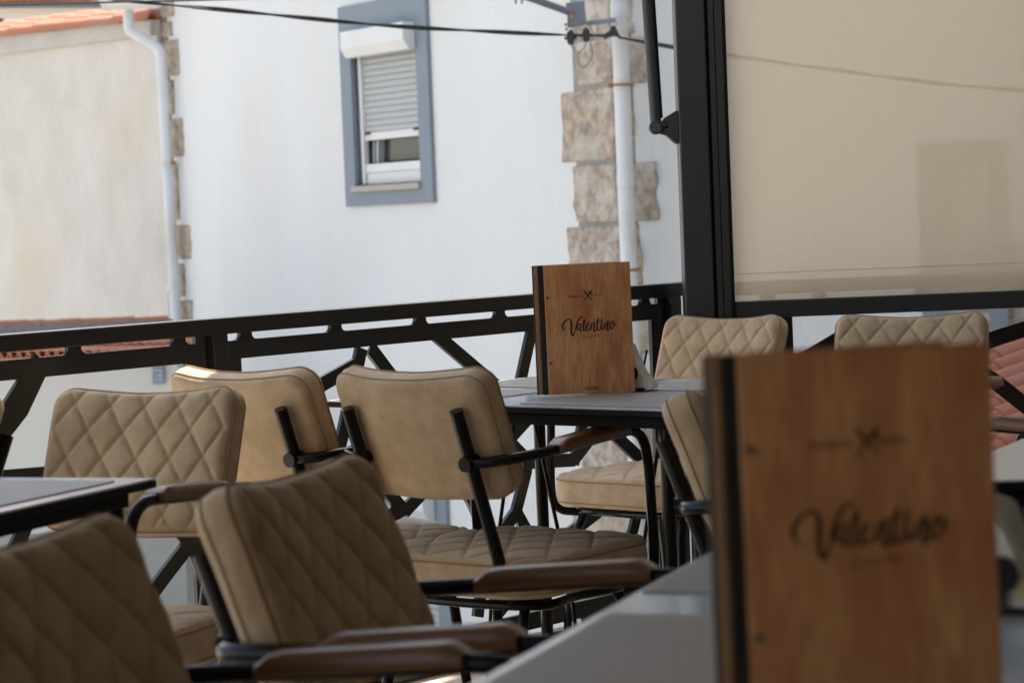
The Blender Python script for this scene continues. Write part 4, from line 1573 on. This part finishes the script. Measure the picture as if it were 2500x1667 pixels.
def face_uv(px, py):
    b = (py - (648.6 - 0.046 * (px - 1324.4))) / 315.6
    a = (px - (1324.4 + 15.7 * b)) / 210.3
    return a, b


def zt2(tx, ty):                       # enlarged crop of the cover -> cover coordinates
    return face_uv(1360 + tx / 11.2, 700 + ty / 11.2)


STROKES = [
    ([(195, 1188), (150, 1130), (137, 1075), (155, 1015), (205, 945), (270, 893), (325, 885), (365, 925), (383, 1010), (384, 1100), (380, 1200), (396, 1285), (428, 1330), (455, 1290), (480, 1180), (510, 1050), (560, 930), (610, 850), (660, 815), (712, 832)],
     [20, 34, 42, 40, 34, 28, 26, 36, 46, 48, 46, 42, 34, 26, 24, 26, 34, 34, 26, 16]),
    ([(645, 1005), (590, 1012), (548, 1050), (534, 1110), (556, 1168), (598, 1140), (625, 1070), (645, 1005)], [18, 26, 34, 36, 28, 18, 14, 16]),
    ([(640, 1015), (626, 1090), (622, 1160), (645, 1208), (690, 1165), (715, 1060), (745, 950), (742, 885), (716, 930), (706, 1050), (712, 1150), (742, 1200), (790, 1160)], [26, 36, 36, 28, 16, 14, 14, 20, 34, 38, 34, 26, 16]),
    ([(790, 1110), (840, 1065), (850, 1012), (812, 1005), (782, 1070), (786, 1150), (832, 1190), (885, 1140), (930, 1030)], [14, 16, 20, 24, 34, 34, 28, 18, 14]),
    ([(932, 1005), (925, 1090), (915, 1165)], [28, 32, 26]),
    ([(918, 1150), (950, 1040), (1000, 965), (1002, 1080), (988, 1170), (1012, 1218), (1052, 1160), (1090, 1030)], [12, 14, 24, 40, 38, 28, 16, 12]),
    ([(1112, 868), (1092, 960), (1080, 1080), (1090, 1160), (1127, 1186), (1165, 1130), (1195, 1030)], [34, 36, 36, 32, 26, 16, 12]),
    ([(1000, 962), (1080, 944), (1160, 942)], [12, 16, 12]),
    ([(1205, 965), (1190, 1070), (1200, 1140), (1232, 1150), (1268, 1075), (1285, 1000)], [32, 34, 30, 22, 14, 14]),
    ([(1290, 1000), (1285, 1080), (1275, 1145)], [28, 32, 26]),
    ([(1278, 1135), (1310, 1025), (1352, 955), (1378, 938), (1366, 1040), (1352, 1130), (1376, 1192), (1412, 1135), (1436, 1050), (1490, 935)], [12, 14, 20, 36, 40, 36, 28, 18, 16, 16]),
    ([(1488, 935), (1445, 1000), (1430, 1080), (1462, 1140), (1512, 1105), (1545, 1020), (1528, 950), (1492, 942), (1492, 1000), (1530, 1052), (1572, 1028), (1602, 975)], [18, 32, 34, 26, 20, 20, 22, 18, 12, 12, 14, 10]),
    ([(1204, 893), (1206, 920)], [36, 36]),
    # crossed knife and fork
    ([(722, 122), (770, 180), (830, 245), (930, 345)], [22, 34, 18, 20]),
    ([(912, 125), (880, 165), (850, 205), (825, 238), (735, 358)], [36, 44, 30, 14, 20]),
    # small script S of "Since"
    ([(745, 1300), (722, 1290), (712, 1315), (735, 1345), (760, 1375), (740, 1412), (700, 1418), (690, 1395), (712, 1372)], [6, 7, 8, 8, 8, 7, 7, 6, 5]),
]


def ribbon_mesh(mb, pts, wid, place, layer):
    k_ = 5
    P = spline([(a, b, 0) for a, b in pts], k_)
    W = []
    for i in range(len(wid) - 1):
        for j in range(k_):
            W.append(wid[i] + (wid[i + 1] - wid[i]) * j / k_)
    W.append(wid[-1])
    W = [q * 1.28 for q in W]
    n = len(P)
    for i in range(n - 1):
        d = P[i + 1] - P[i]
        if d.length < 1e-6:
            continue
    L_, R_ = [], []
    for i in range(n):
        d = (P[min(i + 1, n - 1)] - P[max(i - 1, 0)])
        d = V((d.x, d.y, 0)).normalized()
        nn_ = V((-d.y, d.x, 0))
        L_.append(P[i] + nn_ * W[i] / 2)
        R_.append(P[i] - nn_ * W[i] / 2)
    vs = []
    for i in range(n):
        lay = layer + i * 1.5e-6
        vs.append(place(L_[i].x, L_[i].y, lay))
        vs.append(place(R_[i].x, R_[i].y, lay))
    fs = [(2 * i, 2 * i + 1, 2 * i + 3, 2 * i + 2) for i in range(n - 1)]
    o = len(vs)
    # round ends
    for e_, i in ((0, 0), (1, n - 1)):
        c_ = P[i]
        ring = [place(c_.x + W[i] / 2 * math.cos(t * math.pi / 5), c_.y + W[i] / 2 * math.sin(t * math.pi / 5), layer + (2e-5 if e_ else -2e-5)) for t in range(10)]
        fs.append(tuple(range(len(vs), len(vs) + 10)))
        vs += ring
    mb.add(vs, fs)


def text_part(txt, size, x, z, y, parent, name, bold=0.0, align='CENTER', shear=0.0):
    cu = bpy.data.curves.new(name, 'FONT')
    cu.body = txt
    cu.size = size
    cu.align_x = align
    cu.offset = bold
    cu.shear = shear
    tmp = bpy.data.objects.new(name, cu)
    COL.objects.link(tmp)
    dg = bpy.context.evaluated_depsgraph_get()
    me = bpy.data.meshes.new_from_object(tmp.evaluated_get(dg))
    bpy.data.objects.remove(tmp)
    me.materials.clear()
    me.materials.append(M['ink'])
    o = link(name, me, parent)
    o.rotation_euler = (math.pi / 2, 0, 0)
    o.location = (x, y, z)
    return o


MW, MH, MT = 0.188, 0.282, 0.0045


def make_menu(label):
    """standing menu book; local x runs along the front cover from the hinge, the cover faces -y"""
    root = thing('menu', label, 'menu', group='wooden menus')
    fc = part('front_cover', MB().box((MW / 2, 0, MH / 2), (MW, MT, MH)), M['menuwood'], root, bevel=0.0012)

    def place(tx, ty, lay):
        a, b = zt2(tx, ty)
        return V((a * MW, -MT / 2 - 0.00015 - lay, (1 - b) * MH))
    mb = MB()
    for i, (p, w_) in enumerate(STROKES):
        if i < 13:
            ribbon_mesh(mb, p, w_, place, i * 8e-5 * 0.4)
    part('lettering', mb, M['ink'], fc)
    mb = MB()
    for i in (13, 14):
        ribbon_mesh(mb, *STROKES[i], place, i * 3e-5)
    part('knife_and_fork', mb, M['ink'], fc)
    mb = MB()
    ribbon_mesh(mb, *STROKES[15], place, 0)
    part('small_lettering', mb, M['ink'], fc)
    yy = -MT / 2 - 0.0002

    def loc(tx, ty):
        a, b = zt2(tx, ty)
        return a * MW, (1 - b) * MH
    x, z = loc(285, 296)
    text_part('Restaurant', 0.0073, x, z, yy, fc, 'small_lettering', 0.00005, 'LEFT')
    x, z = loc(905, 252)
    text_part('Pizzeria', 0.0073, x, z, yy, fc, 'small_lettering', 0.00005, 'LEFT')
    x, z = loc(780, 1388)
    text_part('ince', 0.0078, x, z, yy, fc, 'small_lettering', 0.0, 'LEFT', 0.3)
    x, z = loc(940, 1366)
    text_part('1969', 0.0078, x, z, yy, fc, 'small_lettering', 0.0, 'LEFT', 0.2)
    x, z = loc(655, 1360)
    text_part('-', 0.0078, x, z, yy, fc, 'small_lettering', 0.0, 'LEFT')
    x, z = loc(1095, 1340)
    text_part('-', 0.0078, x, z, yy, fc, 'small_lettering', 0.0, 'LEFT')
    a, b = face_uv(1280 + 612 / 4.126, 620 + 1362 / 4.126)
    mb = MB()
    bars = [((0, 100), (12, 0)), ((12, 0), (52, 88)), ((52, 88), (92, 0)), ((92, 0), (104, 100)),
            ((134, 0), (134, 100)), ((134, 3), (188, 3)), ((134, 50), (182, 50)), ((134, 97), (188, 97)),
            ((218, 100), (218, 0)), ((218, 0), (284, 100)), ((284, 100), (284, 0)),
            ((314, 0), (314, 62)), ((374, 62), (374, 0))]
    for i, (p_, q_) in enumerate(bars):
        ribbon_mesh(mb, [(765 + c_[0], 2712 + c_[1] - 0.046 * c_[0]) for c_ in (p_, q_)], [12, 12], place, i * 3e-5)
    ribbon_mesh(mb, [(314 + 765, 2774 - 14), (324 + 765, 2800 - 14), (344 + 765, 2812 - 15), (364 + 765, 2800 - 16), (374 + 765, 2774 - 17)], [12, 12, 12, 12, 12], place, 13 * 3e-5)
    part('small_lettering', mb, M['ink'], fc)
    for zx, zy in ((228, 443), (263, 1095)):
        a, b = face_uv(1280 + zx / 4.126, 620 + zy / 4.126)
        c_ = V((a * MW, -MT / 2, (1 - b) * MH))
        part('screw', MB().tube([c_ + V((0, 0.001, 0)), c_ + V((0, -0.0012, 0))], 0.0034, 14), M['screw'], root)
    # hinge, spine slat and back cover
    part('hinge', MB().box((-0.0058, 0.0012, MH / 2), (0.0116, 0.003, MH - 0.001)), M['leather'], root, bevel=0.001)
    sp_ = part('spine', MB().box((-0.0168, 0.0035, MH / 2), (0.0100, 0.004, MH - 0.002), (V((0.94, -0.34, 0)), V((0.34, 0.94, 0)), V((0, 0, 1)))), M['slatwood'], root, bevel=0.001)
    for z_ in (MH * 0.945, MH * 0.505, MH * 0.07):
        c_ = V((-0.0175, 0.0015, z_))
        part('rivet', MB().tube([c_ + V((0, 0.001, 0)), c_ + V((-0.0006, -0.0016, 0))], 0.0016, 10), M['brass'], sp_)
    part('back_hinge', MB().box((-0.0232, 0.010, MH / 2), (0.0035, 0.012, MH - 0.001)), M['leather'], root, bevel=0.001)
    ca_, sa_2 = math.cos(0.20), math.sin(0.20)
    X_, Y_ = V((ca_, sa_2, 0)), V((-sa_2, ca_, 0))
    part('back_cover', MB().box(V((-0.022, 0.016, MH / 2)) + X_ * (MW / 2), (MW, MT, MH), (X_, Y_, V((0, 0, 1)))), M['menuwood'], root, bevel=0.0012)
    ca_, sa_2 = math.cos(0.11), math.sin(0.11)
    X_, Y_ = V((ca_, sa_2, 0)), V((-sa_2, ca_, 0))
    part('page', MB().box(V((-0.016, 0.010, MH / 2 - 0.002)) + X_ * (MW / 2 - 0.004), (MW - 0.01, 0.002, MH - 0.012), (X_, Y_, V((0, 0, 1)))), M['paper'], root)
    return root


menu = make_menu('sharp wooden menu standing on the far table beside the napkins')
p = at_z(1340.1, 964.5, 0.757)
menu.location = (p.x, p.y, 0.757)
menu2 = copy_tree(menu)
menu2['label'] = 'large blurred wooden menu standing in the right foreground'
DM = p.y / 2.92
q = at_y(1807, 866, DM)
menu2.location = (q.x, DM, q.z - MH)
menu.rotation_euler = (0, -0.006, 0)
menu2.rotation_euler = (0, -0.010, 0)


def make_napkins(label):
    root = thing('napkin_holder', label, 'napkin holder', group='napkin holders on the tables')
    part('base', MB().box((0.0, 0, 0.004), (0.07, 0.055, 0.008)), M['black'], root, bevel=0.003)
    for s_ in (-1, 1):
        mb = MB().tube([V((0.0, s_ * 0.030, 0.045)), V((0.0, s_ * 0.034, 0.045))], 0.020, 24)
        part('disc', mb, M['black'], root, bevel=0.001)
        part('disc_stem', MB().box((0, s_ * 0.032, 0.018), (0.012, 0.003, 0.026)), M['black'], root)
    part('side_prong', MB().tube([V((0.022, 0.028, 0.05)), V((0.033, 0.03, 0.10))], 0.003, 8), M['black'], root)
    prof = [(-0.040, 0.012), (-0.032, 0.118), (-0.020, 0.128), (-0.006, 0.122), (0.010, 0.088), (0.030, 0.048), (0.052, 0.024), (0.058, 0.012), (0.052, 0.003), (0.036, 0.0015), (0.0, 0.006)]
    prof = [(p_.x, p_.y) for p_ in spline([(a, b, 0) for a, b in prof], 3, True)]
    for i in range(9):
        y0 = -0.024 + i * 0.0055
        k_ = 1 - 0.01 * abs(i - 4)
        mb = MB().prism([(a * k_ + 0.0016 * (i % 3) + (0.006 * (i - 4) / 4) * (b / 0.12), b * k_ + (0.0009 * (i % 2))) for a, b in prof], (0, 0, 0), (1, 0, 0), (0, 0, 1), (0, 1, 0), y0, y0 + 0.0046)
        part('napkin', mb, M['paper'], root, bevel=0.0012)
    mb = MB().prism([(0.022 + 0.008 * math.cos(t * math.pi / 6), 0.030 + 0.015 * math.sin(t * math.pi / 6) - 0.5 * 0.008 * math.cos(t * math.pi / 6)) for t in range(12)], (0, 0, 0), (1, 0, 0), (0, 0, 1), (0, 1, 0), -0.0256, -0.0242)
    part('printed_mark', mb, M['paper_yellow'], root)
    return root


nap = make_napkins('cream napkins in a black holder right of the sharp menu')
nap.scale = (0.86, 0.86, 0.86)
pn = at_z(1548, 955, 0.757)
nap.location = (pn.x, pn.y + 0.03, 0.757)
nap.rotation_euler = (0, 0, -0.25)
nap2 = copy_tree(nap)
nap2['label'] = 'blurred white napkins in a black holder at the right edge behind the near menu'
pn2 = at_z(2466, 1490, 0.757)
nap2.location = (pn2.x, pn2.y, 0.757)
nap2.rotation_euler = (0, 0, -0.5)
